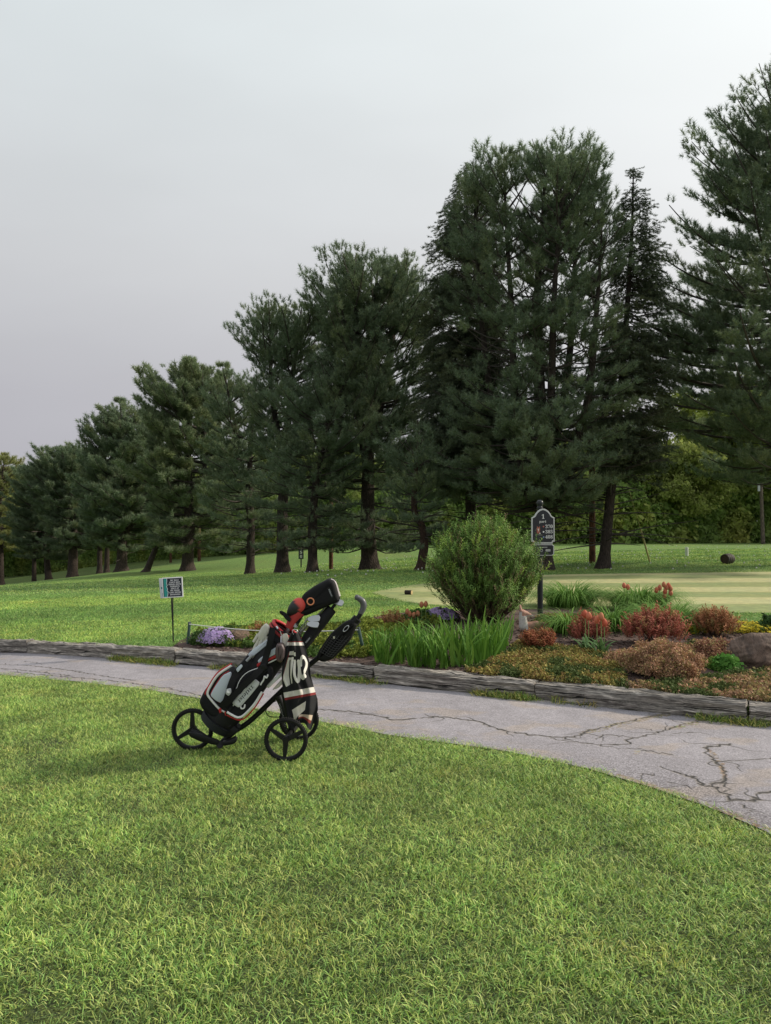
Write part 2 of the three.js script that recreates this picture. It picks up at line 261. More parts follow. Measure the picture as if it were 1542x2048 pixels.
// ---------- lawn grass: real blades ----------
function bladePatch(n, rad, len, wid, seed, straw = .12) {
  const R = rng(seed), pos = [], col = [], nor = [], idx = [];
  for (let i = 0; i < n; i++) {
    const a = R() * 6.283, r = Math.sqrt(R()) * rad, x = Math.cos(a) * r, z = Math.sin(a) * r, L = len * (.55 + .75 * R()), w = wid * (.7 + .6 * R()), az = R() * 6.283, lean = (.3 + .85 * R()) * L, tw = R() * 6.283;
    const wx = Math.cos(tw) * w / 2, wz = Math.sin(tw) * w / 2, dx = Math.cos(az), dz = Math.sin(az), k = pos.length / 3;
    const pts = [[0, 0], [.45, .28], [.8, .68], [.97, 1.0]];
    const yel = R(), c = yel < straw * 1.5 ? [1.5, 1.3, 1.35] : yel < .42 ? [1.15, 1.12, .85] : (q => [.74 * q, .97 * q, .78 * q])(.25 + 1.1 * R());
    pts.forEach(([h, o], j) => { const px = x + dx * lean * o, pz = z + dz * lean * o, py = h * L * (1 - .42 * lean / L) * (1 - .22 * o * o * lean / L); if (j < 3) { const q = j === 0 ? .9 : j === 1 ? 1 : .7; pos.push(px - wx * q, py, pz - wz * q, px + wx * q, py, pz + wz * q); col.push(...c, ...c); } else { pos.push(px, py, pz); col.push(...c); } });
    idx.push(k, k + 1, k + 2, k + 1, k + 3, k + 2, k + 2, k + 3, k + 4, k + 3, k + 5, k + 4, k + 4, k + 5, k + 6);
  }
  const g = new THREE.BufferGeometry(); g.setAttribute('position', new THREE.Float32BufferAttribute(pos, 3)); g.setAttribute('color', new THREE.Float32BufferAttribute(col, 3)); g.setIndex(idx); g.computeVertexNormals(); return g;
}
const mGrass = leafMat([.435, .555, .175], .4, { vertexColors: true, roughness: .55, specularIntensity: .5 });
function lawn(name, label, geos, test, x0, x1, z0, z1, step, smin, smax, seed, colf) {
  const R = rng(seed), ms = geos.map(() => []), cs = geos.map(() => []);
  for (let z = z0; z < z1; z += step) for (let x = x0; x < x1; x += step) {
    const X = x + (R() - .5) * step * 1.1, Z = z + (R() - .5) * step * 1.1, k = Math.floor(R() * geos.length), s = lerp(smin, smax, R()), c = colf(X, Z, R), ro = R() * 6.283, dx = (R() - .5) * .25, dz = (R() - .5) * .25;
    const t = test(X, Z); if (!t) continue;
    ms[k].push(mtx(V(X, H(X, Z) - .004, Z), V(dx, 1, dz).normalize(), ro, V(s, s * (t === true ? 1 : t), s))); cs[k].push(c);
  }
  geos.forEach((g, i) => inst(name, g, mGrass, ms[i], cs[i], scene, label, 'grass'));
}
const lawnCol = (x, z, R) => { const a = fbm(x * .9, z * .9, 3), b = fbm(x * 3.1 + 8, z * 3.1, 2), dry = smooth(.25, .65, fbm(x * .75 + 21, z * 1.3, 3)); const k = .98 + .24 * a + .34 * b + .26 * (R() - .5);
  return rgb(k * lerp(1, 1.18, dry), k * lerp(1, 1.02, dry), k * lerp(1, 1.05, dry)); };
lawn('lawn_grass', 'short green grass of the front lawn', [1, 2, 3].map(s => bladePatch(56, .08, .043, .0034, s)), (x, z) => { const e = z - zN(x) - .04 * n2(x * 4, z * 4) - .05 * n2(x * 1.3, 7) - .025 * n2(x * 13, z * 13); if (e < 0) return false; const d = -z; if (Math.abs(x) > d * .62 + .9) return false; return (.8 + .3 * fbm(x * 2, z * 2, 2)) * lerp(.55, 1, smooth(0, .3, e)); }, -7, 4.5, -9.8, -1.6, .054, .8, 1.2, 31, lawnCol);
const farCol = (x, z, R) => { const st = smooth(-.3, .3, Math.sin((x * .26 + z * .96 + .4 * n2(x * .15, z * .15)) * 1.5)); const c = lawnCol(x * .5, z * .5, R); return c.multiply(rgb(lerp(.74, 1.06, st), lerp(.84, 1.04, st), lerp(.86, 1, st))); };
const rough = [4, 5].map(s => bladePatch(70, .16, .04, .0055, s, .16)), rough2 = [6, 7].map(s => bladePatch(90, .42, .05, .013, s, .16));
lawn('fairway_grass', 'mown grass beyond the timber edging', rough, (x, z) => zT(x) - z > .16 && !inBed(x, z) && !inGreen(x, z) && Math.abs(x) < -z * .62 + 1, -13, 9, -17, -6, .105, .75, 1.15, 32, farCol);
lawn('fairway_grass', 'mown grass sloping away to the pine row', rough2, (x, z) => !inGreen(x, z) && !inBed(x, z) && Math.abs(x) < -z * .6 + 1 && (.55 + .75 * smooth(24, 34, -z) * smooth(-6, 3, x)), -30, 24, -46, -17, .30, .7, 1.2, 33, farCol);

// ---------- trees ----------
const bark = dataTex(256, 512, (u, v) => { const r = tnoise(u, v * .35, 26, 3), f = tnoise(u + .2, v, 70, 2), k = .30 + .20 * r + .12 * f; return [k * 1.06, k * .96, k * .90]; });
const barkBump = dataTex(256, 512, (u, v) => { const b = .5 + .7 * tnoise(u, v * .35, 26, 3) + .2 * tnoise(u + .2, v, 70, 2); return [b, b, b]; }, false);
const mBark = new THREE.MeshStandardMaterial({ map: bark, bumpMap: barkBump, bumpScale: .05, roughness: 1, color: rgb(.62, .56, .52) });
const mBarkRed = new THREE.MeshStandardMaterial({ map: bark, bumpMap: barkBump, bumpScale: .04, roughness: 1, color: rgb(.75, .5, .4) });
const mTwig = M([.060, .050, .044], 1);
function needleTuft(n, len, wid, stem, a0, a1, seed) {
  const R = rng(seed), pos = [], col = [];
  for (let i = 0; i < n; i++) {
    const y0 = R() * stem, a = R() * 6.283, ang = lerp(a0, a1, R()), L = len * (.7 + .5 * R());
    const d = V(Math.sin(ang) * Math.cos(a), Math.cos(ang), Math.sin(ang) * Math.sin(a)), w = V(R() - .5, R() - .5, R() - .5).cross(d).normalize().multiplyScalar(wid / 2), b = V(0, y0, 0);
    const t = b.clone().addScaledVector(d, L); pos.push(b.x - w.x, b.y - w.y, b.z - w.z, b.x + w.x, b.y + w.y, b.z + w.z, t.x, t.y, t.z);
    const k = .8 + .4 * R(), c = [k * (.9 + .25 * R()), k, k * (.85 + .25 * R())]; col.push(...c, ...c, ...c);
  }
  const g = new THREE.BufferGeometry(); g.setAttribute('position', new THREE.Float32BufferAttribute(pos, 3)); g.setAttribute('color', new THREE.Float32BufferAttribute(col, 3)); g.computeVertexNormals(); return g;
}
const tuftPine = needleTuft(40, .15, .0135, .15, .2, 1.4, 41), tuftFar = needleTuft(30, .21, .028, .2, .2, 1.4, 42), tuftSpruce = needleTuft(60, .10, .018, .34, .5, 1.4, 43);
const mNeedle = leafMat([.20, .27, .172], .48, { vertexColors: true, roughness: .75 });
const mNeedleSpruce = leafMat([.12, .155, .098], .38, { vertexColors: true, roughness: .8 });
// stems: [[px, py, depthOffset], ...] from the ground up; env: [py, left px, right px] outline of the crown in the photograph's column, turned into metres here
function conifer(o) {
  const R = rng(o.seed), d = o.d, base = onGround(o.stems[0][0][0], d), t = thing(o.name || 'pine_tree', o.label, 'tree', base, o.group || 'conifers along the fairway');
  const far = d > 44, loc = (px, py, dz = 0) => { const q = at(px, py, d - dz).sub(base); return q; };
  const axisPx = o.axis ?? o.stems[0][o.stems[0].length - 1][0];
  const env = o.env.map(([py, l, r]) => { const a = loc(axisPx, py); return { h: a.y, x: a.x, l: Math.max(.12, (a.x - loc(l, py).x) * (o.style ? .92 : o.wide || 1.26)), r: Math.max(.12, (loc(r, py).x - a.x) * (o.style ? .92 : o.wide || 1.26)) }; }).sort((a, b) => a.h - b.h);
  if (o.low !== 0) { const e0 = env[0], a = loc(axisPx, o.low || 1090); if (a.y < e0.h - .2) env.unshift({ h: a.y, x: a.x, l: e0.l * .86, r: e0.r * .86 }); }
  const E = (h, k) => { if (h <= env[0].h) return env[0][k]; for (let i = 1; i < env.length; i++) if (h <= env[i].h) return lerp(env[i - 1][k], env[i][k], (h - env[i - 1].h) / (env[i].h - env[i - 1].h)); return env[env.length - 1][k]; };
  const topH = env[env.length - 1].h, lowH = env[0].h, trunkG = [], brG = [], tufts = [], cols = [];
  const spr = o.style === 'spruce', S = (o.tuft || 1) * (far ? 1.3 : 1.12);
  o.stems.forEach((st, si) => {
    const pts = st.map(([px, py, dz = 0]) => loc(px, py, dz)); if (si === 0) { pts[0].set(0, -.15, 0); } 
    const r0 = (si === 0 ? o.r : o.r * .55) * (far ? .8 : .88), c = new THREE.CatmullRomCurve3(pts, false, 'catmullrom', .5);
    const tg = tube(pts, u => { const q = r0 * Math.pow(1 - u, .8) * .96 + .015; return si === 0 ? q * (1 + .75 * Math.pow(Math.max(0, 1 - u * 14), 2)) : q; }, 14, 40);
    { const P = tg.attributes.position, uv = tg.attributes.uv; const Lm = c.getLength(); for (let i = 0; i < P.count; i++) { const n = 1 + .08 * n3(P.getX(i) * 3, P.getY(i) * 1.2, P.getZ(i) * 3); const yy = P.getY(i); const ax = c.getPointAt(Math.floor(i / 15) / 40); P.setX(i, ax.x + (P.getX(i) - ax.x) * n); P.setZ(i, ax.z + (P.getZ(i) - ax.z) * n); uv.setXY(i, uv.getY(i) * 2, uv.getX(i) * Lm / 1.6); } tg.computeVertexNormals(); }
    trunkG.push(tg);
    const hTop = pts[pts.length - 1].y, at0 = h => { let a = 0, b = 1; for (let i = 0; i < 18; i++) { const m = (a + b) / 2; if (c.getPoint(m).y < h) a = m; else b = m; } return c.getPoint(a); };
    const share = o.stems.length > 1 ? .66 : 1;
    const bot = si === 0 ? lowH : Math.max(lowH, pts[0].y + .6);
    // dead lower limbs
    if (o.dead) for (let k = 0; k < o.dead; k++) { const h = lerp(Math.max(.9, lowH - 3.0), lowH + 1.5, R()), s = at0(h), a = R() * 6.283, L = (.8 + 1.8 * R()) * (spr ? 1.25 : 1); const dir = V(Math.cos(a), -.12 + .4 * R(), Math.sin(a)); brG.push(tube([s, s.clone().addScaledVector(dir, L * .5).add(V(0, .1 * (R() - .5), 0)), s.clone().addScaledVector(dir, L).add(V((R() - .5) * .3, -.25 * R(), (R() - .5) * .3))], u => .026 * (1 - u) + .006, 4, 5)); }
    for (let h = bot; h < hTop - .1; h += (spr ? .21 : .46) * (far ? 1.15 : 1) * (.7 + .6 * R()) / share * .8 * (o.step || 1)) {
      const s = at0(h), f = clamp((h - lowH) / (topH - lowH), 0, 1), nb = Math.round((spr ? 6 : 5) * share + R() * 1.5);
      const a0 = R() * 6.283;
      for (let b = 0; b < nb; b++) {
        if (o.thin && R() < o.thin) continue;
        const a = a0 + b / nb * 6.283 + (R() - .5) * .7, ca = Math.cos(a), sa = Math.sin(a);
        const elev = spr ? lerp(-.30, .55, Math.pow(f, 1.6)) + (R() - .5) * .2 : lerp(-.20, .95, Math.pow(f, 1.25)) * (o.steep || 1) + (R() - .5) * .3;
        const el = E(h + .0, 'l'), er = E(h, 'r'), cx = E(h, 'x'), em = (el + er) / 2 * .92;
        let ext = 1 / Math.sqrt((ca / (ca > 0 ? er : el)) ** 2 + (sa / em) ** 2);
        let L = Math.max(spr ? .06 : .3, ext - ((s.x - cx) * ca + s.z * sa)) * (.66 + .44 * R()) * (1 + .22 * n3(ca * 1.3 + o.seed, h * .75, sa * 1.3)) / Math.max(.55, Math.cos(elev));
        L = Math.min(L, (hTop - h) * 2.6 + .35);
        if (o.maxL) L = Math.min(L, interp(o.maxL, f) * (.7 + .45 * R()));
        for (let it = 0; it < 14; it++) { const ty = h + Math.sin(elev) * L + (spr ? .02 : .16) * L, rx = s.x + ca * L * Math.cos(elev) - E(ty, 'x'), rz = s.z + sa * L * Math.cos(elev), lim = rx > 0 ? E(ty, 'r') : E(ty, 'l'), lz = (E(ty, 'l') + E(ty, 'r')) / 2; if (ty > topH - (spr ? .1 : far ? .8 : .6) || (rx / (lim + (spr ? -.05 : .05))) ** 2 + (rz / (lz + .3)) ** 2 > 1.1) L *= .86; else break; }
        const cosE = Math.cos(elev), n = Math.max(2, Math.round(L / .5)), pp = [];
        const droop = spr ? -.10 : -.05 * (1 - f), upt = spr ? .12 : .20, wob = (R() - .5) * .3;
        for (let k = 0; k <= n; k++) { const u = k / n, y = Math.sin(elev) * L * u + droop * L * Math.sin(u * 3.14) + upt * L * u * u * u; pp.push(V(s.x + ca * L * cosE * u + -sa * wob * L * u * u, s.y + y, s.z + sa * L * cosE * u + ca * wob * L * u * u)); }
        const br = Math.max(.010, .016 * L + .004) * (far ? 1.3 : 1);
        brG.push(tube(pp, u => br * (1 - u * .85) + .004, 4, Math.max(3, n)));
        // foliage: side twigs in a flat spray, tufts along them turned up and out
        const start = spr ? .14 : lerp(.34, .12, f), cur = new THREE.CatmullRomCurve3(pp), out = V(ca, 0, sa), side = V(-sa, 0, ca);
        const nt = Math.max(spr ? 4 : 2, Math.round(L * (1 - start) / (.17 * S) ));
        for (let k = 0; k <= nt; k++) {
          const u = lerp(start, 1, (k + R() * .6) / (nt + .6)), p = cur.getPoint(Math.min(1, u)), tl = (spr ? .24 : .33) * L * (1.12 - u) + (spr ? Math.min(.2, .04 + .2 * L) : .2);
          for (const sg of k === nt ? [-1, 0, 1] : [-1, 1]) {
            const td = out.clone().multiplyScalar(sg ? .55 + .4 * R() : 1.1).addScaledVector(side, sg * (.6 + .5 * R())).add(V(0, spr ? -.15 - .3 * R() : .05 + .35 * R() + .5 * f, 0)).normalize();
            const m = Math.max(1, Math.round(tl / (.17 * S)));
            for (let q = 1; q <= m; q++) {
              const pos = p.clone().addScaledVector(td, tl * q / m * (.85 + .3 * R())).add(V((R() - .5) * .1, (R() - .5) * .10, (R() - .5) * .1));
              if (n3(pos.x * .42 + o.seed * 3, pos.y * .62, pos.z * .42) < (o.gapF ? interp(o.gapF, f) : o.gap ?? -.42)) continue;
              const dir = td.clone().multiplyScalar(.8).add(V((R() - .5) * .7, spr ? -.05 + .3 * (R() - .5) : .55 + .4 * R(), (R() - .5) * .7)).normalize();
              tufts.push(mtx(pos, dir, R() * 6.283, S * (.75 + .5 * R()) * (spr ? Math.min(1, .36 + L * .5) : 1))); 
              const k2 = (.85 + .3 * R()) * (1 + .16 * n3(pos.x * .7 + o.seed, pos.y * .7, pos.z * .7)); const yel = Math.max(0, n3(pos.x * .5, pos.y * .5 + o.seed, pos.z * .5)) * .25 + (o.yel || 0);
              cols.push(rgb(k2 * (1 + yel * .9), k2 * (1 + yel * .45), k2 * (1 - yel * .35)));
            }
          }
        }
      }
    }
  });
  part('trunk', merge(trunkG), o.red ? mBarkRed : mBark, t);
  if (brG.length) part('branches', merge(brG), mTwig, t);
  inst('crown', spr ? tuftSpruce : far ? tuftFar : tuftPine, o.mat || (spr ? mNeedleSpruce : mNeedle), tufts, cols, t);
  globalThis.__n = (globalThis.__n || 0) + tufts.length;
  return t;
}
const TREES = [
  { seed: 101, d: 27, r: .36, label: 'tall round-topped pine with several stems, behind the hole sign', axis: 1060, wide: 1.12, steep: 1.05, dead: 26, low: 1010, gapF: [[0, -.35], [.22, -.2], [.36, .06], [.58, .02], [.72, -.3], [1, -.5]], maxL: [[0, 3.2], [.2, 2.8], [.34, 1.7], [.6, 1.8], [.8, 2.0], [1, 1.4]],
    stems: [[[1085, 1140], [1086, 1000], [1080, 800], [1075, 600], [1085, 440], [1090, 325]], [[1085, 1010, 0], [1045, 960, .4], [1030, 800, .6], [1022, 600, .7], [1012, 440, .5], [1008, 315, .3]], [[1085, 960], [1118, 850, -.4], [1140, 700, -.6], [1150, 520, -.6], [1155, 410, -.5], [1152, 340, -.3]], [[1084, 1000], [1100, 850, .8], [1108, 600, 1.3], [1120, 430, 1.2], [1122, 322, .8]], [[1085, 1020], [1130, 940, .6], [1175, 800, .9], [1195, 600, .9], [1205, 430, .6]], [[1083, 1020], [1040, 940, -.6], [985, 800, -1], [960, 600, -1], [950, 400, -.6], [962, 335, -.4]]],
    env: [[290, 985, 1140], [305, 960, 1175], [330, 950, 1195], [380, 950, 1220], [450, 930, 1230], [560, 905, 1230], [700, 880, 1230], [800, 850, 1230], [900, 830, 1240], [980, 880, 1230]] },
  { seed: 102, d: 30, r: .26, style: 'spruce', name: 'spruce_tree', label: 'dark ragged spruce rising beside the left flank of the round-topped pine', dead: 30, low: 0, stems: [[[943, 1140], [940, 900], [936, 600], [932, 325]]], env: [[322, 930, 935], [360, 918, 948], [420, 890, 965], [500, 862, 990], [600, 838, 1010], [700, 830, 1030], [800, 815, 1040], [900, 820, 1050], [960, 850, 1030]] },
  { seed: 103, d: 27.4, r: .22, style: 'spruce', name: 'spruce_tree', label: 'narrow pointed spruce with grey leaning trunk, between the two tallest pines', dead: 60, thin: .1, low: 0, stems: [[[1206, 1138], [1225, 950], [1242, 780], [1262, 500], [1267, 338]]], env: [[335, 1265, 1270], [380, 1255, 1282], [430, 1245, 1302], [500, 1233, 1318], [600, 1222, 1328], [700, 1205, 1345], [800, 1190, 1350], [880, 1190, 1355], [935, 1205, 1340]] },
  { seed: 104, d: 28, r: .46, label: 'tallest dark pine, cut off by the edge beside the utility poles', axis: 1585, wide: 1.12, dead: 10, step: 1.05, gap: -.34, low: 0, stems: [[[1600, 1136], [1592, 900], [1575, 600], [1570, 140]]], env: [[130, 1540, 1600], [170, 1478, 1650], [210, 1450, 1680], [260, 1392, 1700], [320, 1420, 1720], [360, 1385, 1740], [405, 1335, 1760], [440, 1400, 1770], [490, 1335, 1790], [530, 1390, 1800], [570, 1270, 1810], [650, 1245, 1830], [760, 1260, 1850], [840, 1290, 1850], [900, 1350, 1820], [940, 1430, 1780]] },
  { seed: 105, d: 33, r: .42, label: 'dense dark pine with the thickest trunk, left of the round bush', dead: 14, axis: 745, stems: [[[740, 1141], [735, 1000], [742, 800], [750, 620], [755, 520]], [[737, 960], [715, 800, .4], [700, 640, .5], [702, 515, .3]], [[742, 900], [775, 740, -.4], [795, 600, -.4], [795, 510, -.3]]], env: [[505, 690, 805], [535, 655, 825], [575, 632, 845], [640, 650, 850], [700, 630, 850], [780, 655, 860], [860, 645, 870], [950, 640, 880], [1000, 650, 860]] },
  { seed: 106, d: 35, r: .34, label: 'dark pine on a stout trunk, the marker board beside it', dead: 8, axis: 590, stems: [[[565, 1146], [566, 1000], [580, 800], [605, 605]], [[570, 940], [545, 800], [540, 690], [545, 620]]], env: [[598, 555, 650], [635, 515, 680], [675, 475, 690], [705, 500, 690], [740, 490, 690], [780, 530, 690], [850, 520, 690], [950, 500, 680], [1010, 510, 640]] },
  { seed: 107, d: 32, r: .25, label: 'lower bright-edged pine in front of the thick-trunked pine', dead: 8, axis: 655, stems: [[[625, 1146], [628, 1000], [655, 850], [700, 730], [714, 678]]], env: [[676, 700, 730], [720, 680, 742], [770, 620, 745], [800, 548, 745], [850, 555, 755], [900, 560, 745], [960, 538, 730], [1010, 545, 700], [1040, 570, 680]] },
  { seed: 108, d: 38, r: .26, label: 'slim pine with a forked pale trunk, third from the middle of the row', dead: 10, axis: 490, stems: [[[500, 1150], [502, 1050], [500, 900], [515, 745]], [[502, 1060], [480, 900], [445, 735]]], env: [[730, 438, 530], [760, 440, 548], [820, 425, 560], [880, 420, 555], [940, 420, 560], [1000, 405, 560], [1030, 420, 545]] },
  { seed: 109, d: 50, r: .5, label: 'broad pine with a dark flared trunk, behind the small placard sign', dead: 8, axis: 375, yel: .1, stems: [[[375, 1142], [378, 1000], [376, 860], [378, 725]], [[375, 1085], [405, 980], [410, 850], [405, 735]]], env: [[718, 345, 405], [740, 312, 440], [785, 288, 445], [850, 295, 455], [900, 265, 465], [960, 280, 478], [1010, 300, 480], [1040, 310, 465]] },
  { seed: 110, d: 60, r: .55, label: 'pine with low spreading limbs above a short trunk', dead: 10, axis: 245, stems: [[[243, 1143], [246, 1020], [246, 900], [240, 805]], [[243, 1080], [215, 1020], [212, 930], [200, 860]], [[244, 1080], [280, 1010], [290, 920], [285, 850]]], env: [[800, 228, 255], [830, 212, 280], [865, 185, 325], [910, 188, 330], [970, 175, 345], [1020, 170, 345], [1055, 185, 325]] },
  { seed: 111, d: 70, r: .62, label: 'dark rounded pine on a very thick bare trunk, second from the left end', dead: 4, axis: 138, stems: [[[145, 1158], [146, 1050], [140, 950], [138, 890]]], env: [[884, 115, 160], [905, 75, 185], [960, 62, 205], [1020, 85, 220], [1080, 105, 235]] },
  { seed: 112, d: 74, r: .42, label: 'low bushy pine on a leaning forked trunk near the left edge', axis: 85, stems: [[[98, 1164], [92, 1100], [85, 1000], [80, 925]]], env: [[920, 60, 105], [960, 35, 130], [1020, 20, 155], [1080, 30, 165], [1110, 50, 140]] },
  { seed: 113, d: 82, r: .4, label: 'pale olive pine cut by the left edge', axis: 0, yel: .55, thin: .3, stems: [[[2, 1173], [2, 1050], [4, 960], [10, 908]]], env: [[905, -5, 25], [940, -40, 45], [1000, -60, 60], [1060, -50, 50], [1090, -40, 40]] },
  { seed: 114, d: 28, r: .2, red: true, label: 'crooked slender pine with a reddish bent trunk beside the round bush', dead: 26, thin: .35, axis: 835, stems: [[[838, 1141], [848, 1095], [845, 1055], [829, 1020], [831, 960], [836, 880], [836, 840]]], env: [[840, 820, 855], [880, 790, 885], [930, 770, 900], [975, 780, 890]] },
  { seed: 115, d: 51, r: .28, label: 'slim trunk leaning steeply beside the broad flared pine', thin: .3, dead: 8, axis: 345, stems: [[[291, 1143], [312, 1095], [330, 1045], [345, 960]]], env: [[955, 335, 355], [985, 315, 375], [1020, 310, 370]] },
  { seed: 116, d: 64, r: .30, label: 'thin grey-trunked pine, left one of a close pair', thin: .2, axis: 200, stems: [[[199, 1146], [200, 1060], [203, 960]]], env: [[955, 190, 215], [1000, 165, 240], [1060, 165, 235]] },
  { seed: 117, d: 63, r: .29, label: 'thin grey-trunked pine, right one of a close pair', thin: .2, axis: 215, stems: [[[213, 1146], [215, 1060], [216, 960]]], env: [[955, 205, 228], [1000, 185, 250], [1060, 185, 250]] },
  { seed: 118, d: 76, r: .3, label: 'small dark pine with a short bare stem, third from the left end', thin: .1, axis: 68, stems: [[[68, 1166], [68, 1100], [66, 1010]]], env: [[1005, 55, 80], [1050, 35, 100], [1110, 38, 98]] },
];
for (const o of TREES) conifer(o);
console.log('tufts', globalThis.__n);

// leafy trees and woods behind
function leafClump(n, rad, size, seed) {
  const R = rng(seed), pos = [], col = [];
  for (let i = 0; i < n; i++) { const c = V(R() - .5, R() - .5, R() - .5).normalize().multiplyScalar(rad * Math.cbrt(R())), a = V(R() - .5, R() - .5, R() - .5).normalize(), b = V(R() - .5, R() - .5, R() - .5).cross(a).normalize(), s = size * (.6 + .7 * R());
    const p = [c.clone().addScaledVector(a, -s * .5), c.clone().addScaledVector(b, s * .32), c.clone().addScaledVector(a, s * .6), c.clone().addScaledVector(b, -s * .32)]; for (const k of [0, 1, 2, 0, 2, 3]) pos.push(p[k].x, p[k].y, p[k].z); const k = .8 + .4 * R(); for (let j = 0; j < 6; j++) col.push(k * (.9 + .2 * R()), k, k * .95); }
  const g = new THREE.BufferGeometry(); g.setAttribute('position', new THREE.Float32BufferAttribute(pos, 3)); g.setAttribute('color', new THREE.Float32BufferAttribute(col, 3)); g.computeVertexNormals(); return g;
}
const clumpFar = leafClump(26, .42, .22, 51), mLeafFar = leafMat([.27, .33, .125], .5, { vertexColors: true });
function broadleaf(o) {
  const R = rng(o.seed), base = onGround(o.px, o.d), t = thing('leafy_tree', o.label, 'tree', base, 'spring-green trees beyond the pines');
  const top = at(o.px, o.top, o.d).y - base.y, cr = (o.w * o.d / F) / 2, ch = top * .5, br = [], ms = [], cs = [];
  part('trunk', tube([V(0, -.2, 0), V(.1, top * .3, 0), V(0, top * .75, .1)], u => .22 * (1 - u) + .04, 9, 8), mBark, t);
  for (let k = 0; k < 26; k++) { const a = R() * 6.283, f = R(), h0 = top * lerp(.18, .6, f), e = V(Math.cos(a) * cr * (.5 + .45 * R()), Math.min(top * .96, h0 + top * (.12 + .3 * R())), Math.sin(a) * cr * (.5 + .45 * R()));
    br.push(tube([V(0, h0, 0), V(e.x * .5, lerp(h0, e.y, .62), e.z * .5), e], u => .06 * (1 - u) + .012, 4, 5));
    const lobes = 5; for (let q = 0; q < lobes; q++) { const c = V(e.x * (.45 + .6 * R()), lerp(h0, e.y, .5 + .5 * R()), e.z * (.45 + .6 * R())), rr = cr * (.20 + .16 * R()); const n = o.n || 26; for (let m = 0; m < n; m++) { const d = V(R() - .5, R() - .5, R() - .5).normalize().multiplyScalar(rr * Math.cbrt(.15 + .85 * R())); d.y *= .7; const p = c.clone().add(d); ms.push(mtx(p, V(R() - .5, 1, R() - .5).normalize(), R() * 6.283, (.7 + .6 * R()) * (o.s || 1))); const kk = .8 + .4 * R(); cs.push(rgb(kk * o.c[0], kk * o.c[1], kk * o.c[2])); } } }
  part('branches', merge(br), mTwig, t);
  inst('crown', clumpFar, mLeafFar, ms, cs, t);
}
const LEAFY = [
  { seed: 201, px: 60, d: 105, top: 915, w: 150, c: [1.15, 1.1, .8], s: 1.7, label: 'yellow-green tree behind the low pines near the left edge' },
  { seed: 202, px: -40, d: 98, top: 925, w: 190, c: [1.1, 1.0, .7], s: 1.7, label: 'olive-yellow tree at the left edge of the woods' },
  { seed: 203, px: 190, d: 105, top: 915, w: 120, c: [1.2, 1.15, .8], s: 1.7, label: 'bright green tree showing between the rounded pine and the spreading pine' },
  { seed: 204, px: 1330, d: 64, top: 880, w: 240, c: [1.05, 1.0, .8], s: 1.3, label: 'pale green tree right behind the pointed spruce' },
  { seed: 205, px: 1440, d: 70, top: 770, w: 260, c: [1.12, 1.1, .65], s: 1.4, label: 'lime-green tree behind the cut-off pine' },
  { seed: 206, px: 1570, d: 66, top: 790, w: 260, c: [1.0, 1.0, .75], s: 1.4, label: 'green tree at the right edge behind the grey pole' },
  { seed: 207, px: 1180, d: 72, top: 850, w: 240, c: [1.0, 1.0, .75], s: 1.4, label: 'green tree behind the brown pole' },
  { seed: 208, px: 1020, d: 70, top: 870, w: 240, c: [1.0, 1.0, .75], s: 1.4, label: 'green tree behind the round-topped pine' },
  { seed: 209, px: 850, d: 74, top: 880, w: 260, c: [1.0, 1.0, .75], s: 1.4, label: 'green tree behind the crooked pine' },
  { seed: 210, px: 660, d: 78, top: 900, w: 260, c: [1.0, 1.0, .75], s: 1.5, label: 'green tree behind the thick-trunked pine' },
  { seed: 211, px: 460, d: 84, top: 930, w: 220, c: [1.0, 1.0, .75], s: 1.6, label: 'green tree behind the slim forked pine' },
  { seed: 212, px: 320, d: 92, top: 940, w: 200, c: [1.0, 1.0, .75], s: 1.6, label: 'green tree behind the leaning slim trunk' },
];
for (const o of LEAFY) broadleaf(o);
{ // understorey along the edge of the woods: one mass
  const R = rng(61), ms = [], cs = [], tr = [];
  const line = [[-220, 118], [0, 104], [150, 100], [250, 92], [380, 80], [480, 72], [560, 68], [700, 64], [900, 61], [1100, 60], [1300, 59], [1450, 63], [1600, 64], [1800, 66]];
  for (let k = 0; k < 15000; k++) { const px = lerp(-220, 1800, R()), d0 = interp(line, px), dep = R() * R() * 16, d = d0 + dep + 1, b = onGround(px, d); const hmax = (2.2 + 3.2 * (.5 + .5 * n2(px * .02, dep * .2)) + dep * .42) * (px < 300 ? .9 : 1); const y = hmax * R();
    if (R() < .25 + .35 * n2(px * .03, y * .8)) continue; ms.push(mtx(V(b.x, b.y + y, b.z), V(R() - .5, 1, R() - .5).normalize(), R() * 6.283, 1.1 + 1.1 * R())); const g = n2(px * .012 + 4, y * .2), kk = (.95 + .45 * R()) * (1 + .3 * g); cs.push(rgb(kk * (.85 + .35 * Math.max(0, g)), kk, kk * .8)); }
  inst('woods_undergrowth', clumpFar, mLeafFar, ms, cs, scene, 'dark leafy undergrowth along the edge of the woods', 'undergrowth');
  for (let k = 0; k < 90; k++) { const px = lerp(-200, 1780, R()), d = interp(line, px) + 2 + R() * 12, b = onGround(px, d), h = 7 + 5 * R(), r = .07 + .10 * R(); tr.push(tube([V(b.x, b.y - .2, b.z), V(b.x + (R() - .5), b.y + h * .5, b.z), V(b.x + (R() - .5) * 2, b.y + h, b.z)], u => r * (1 - u * .7), 6, 6)); }
  const m = new THREE.Mesh(merge(tr), mBark); m.name = 'woods_trunks'; m.userData = { kind: 'stuff', label: 'thin trunks deep in the woods', category: 'woods' }; scene.add(m);
}

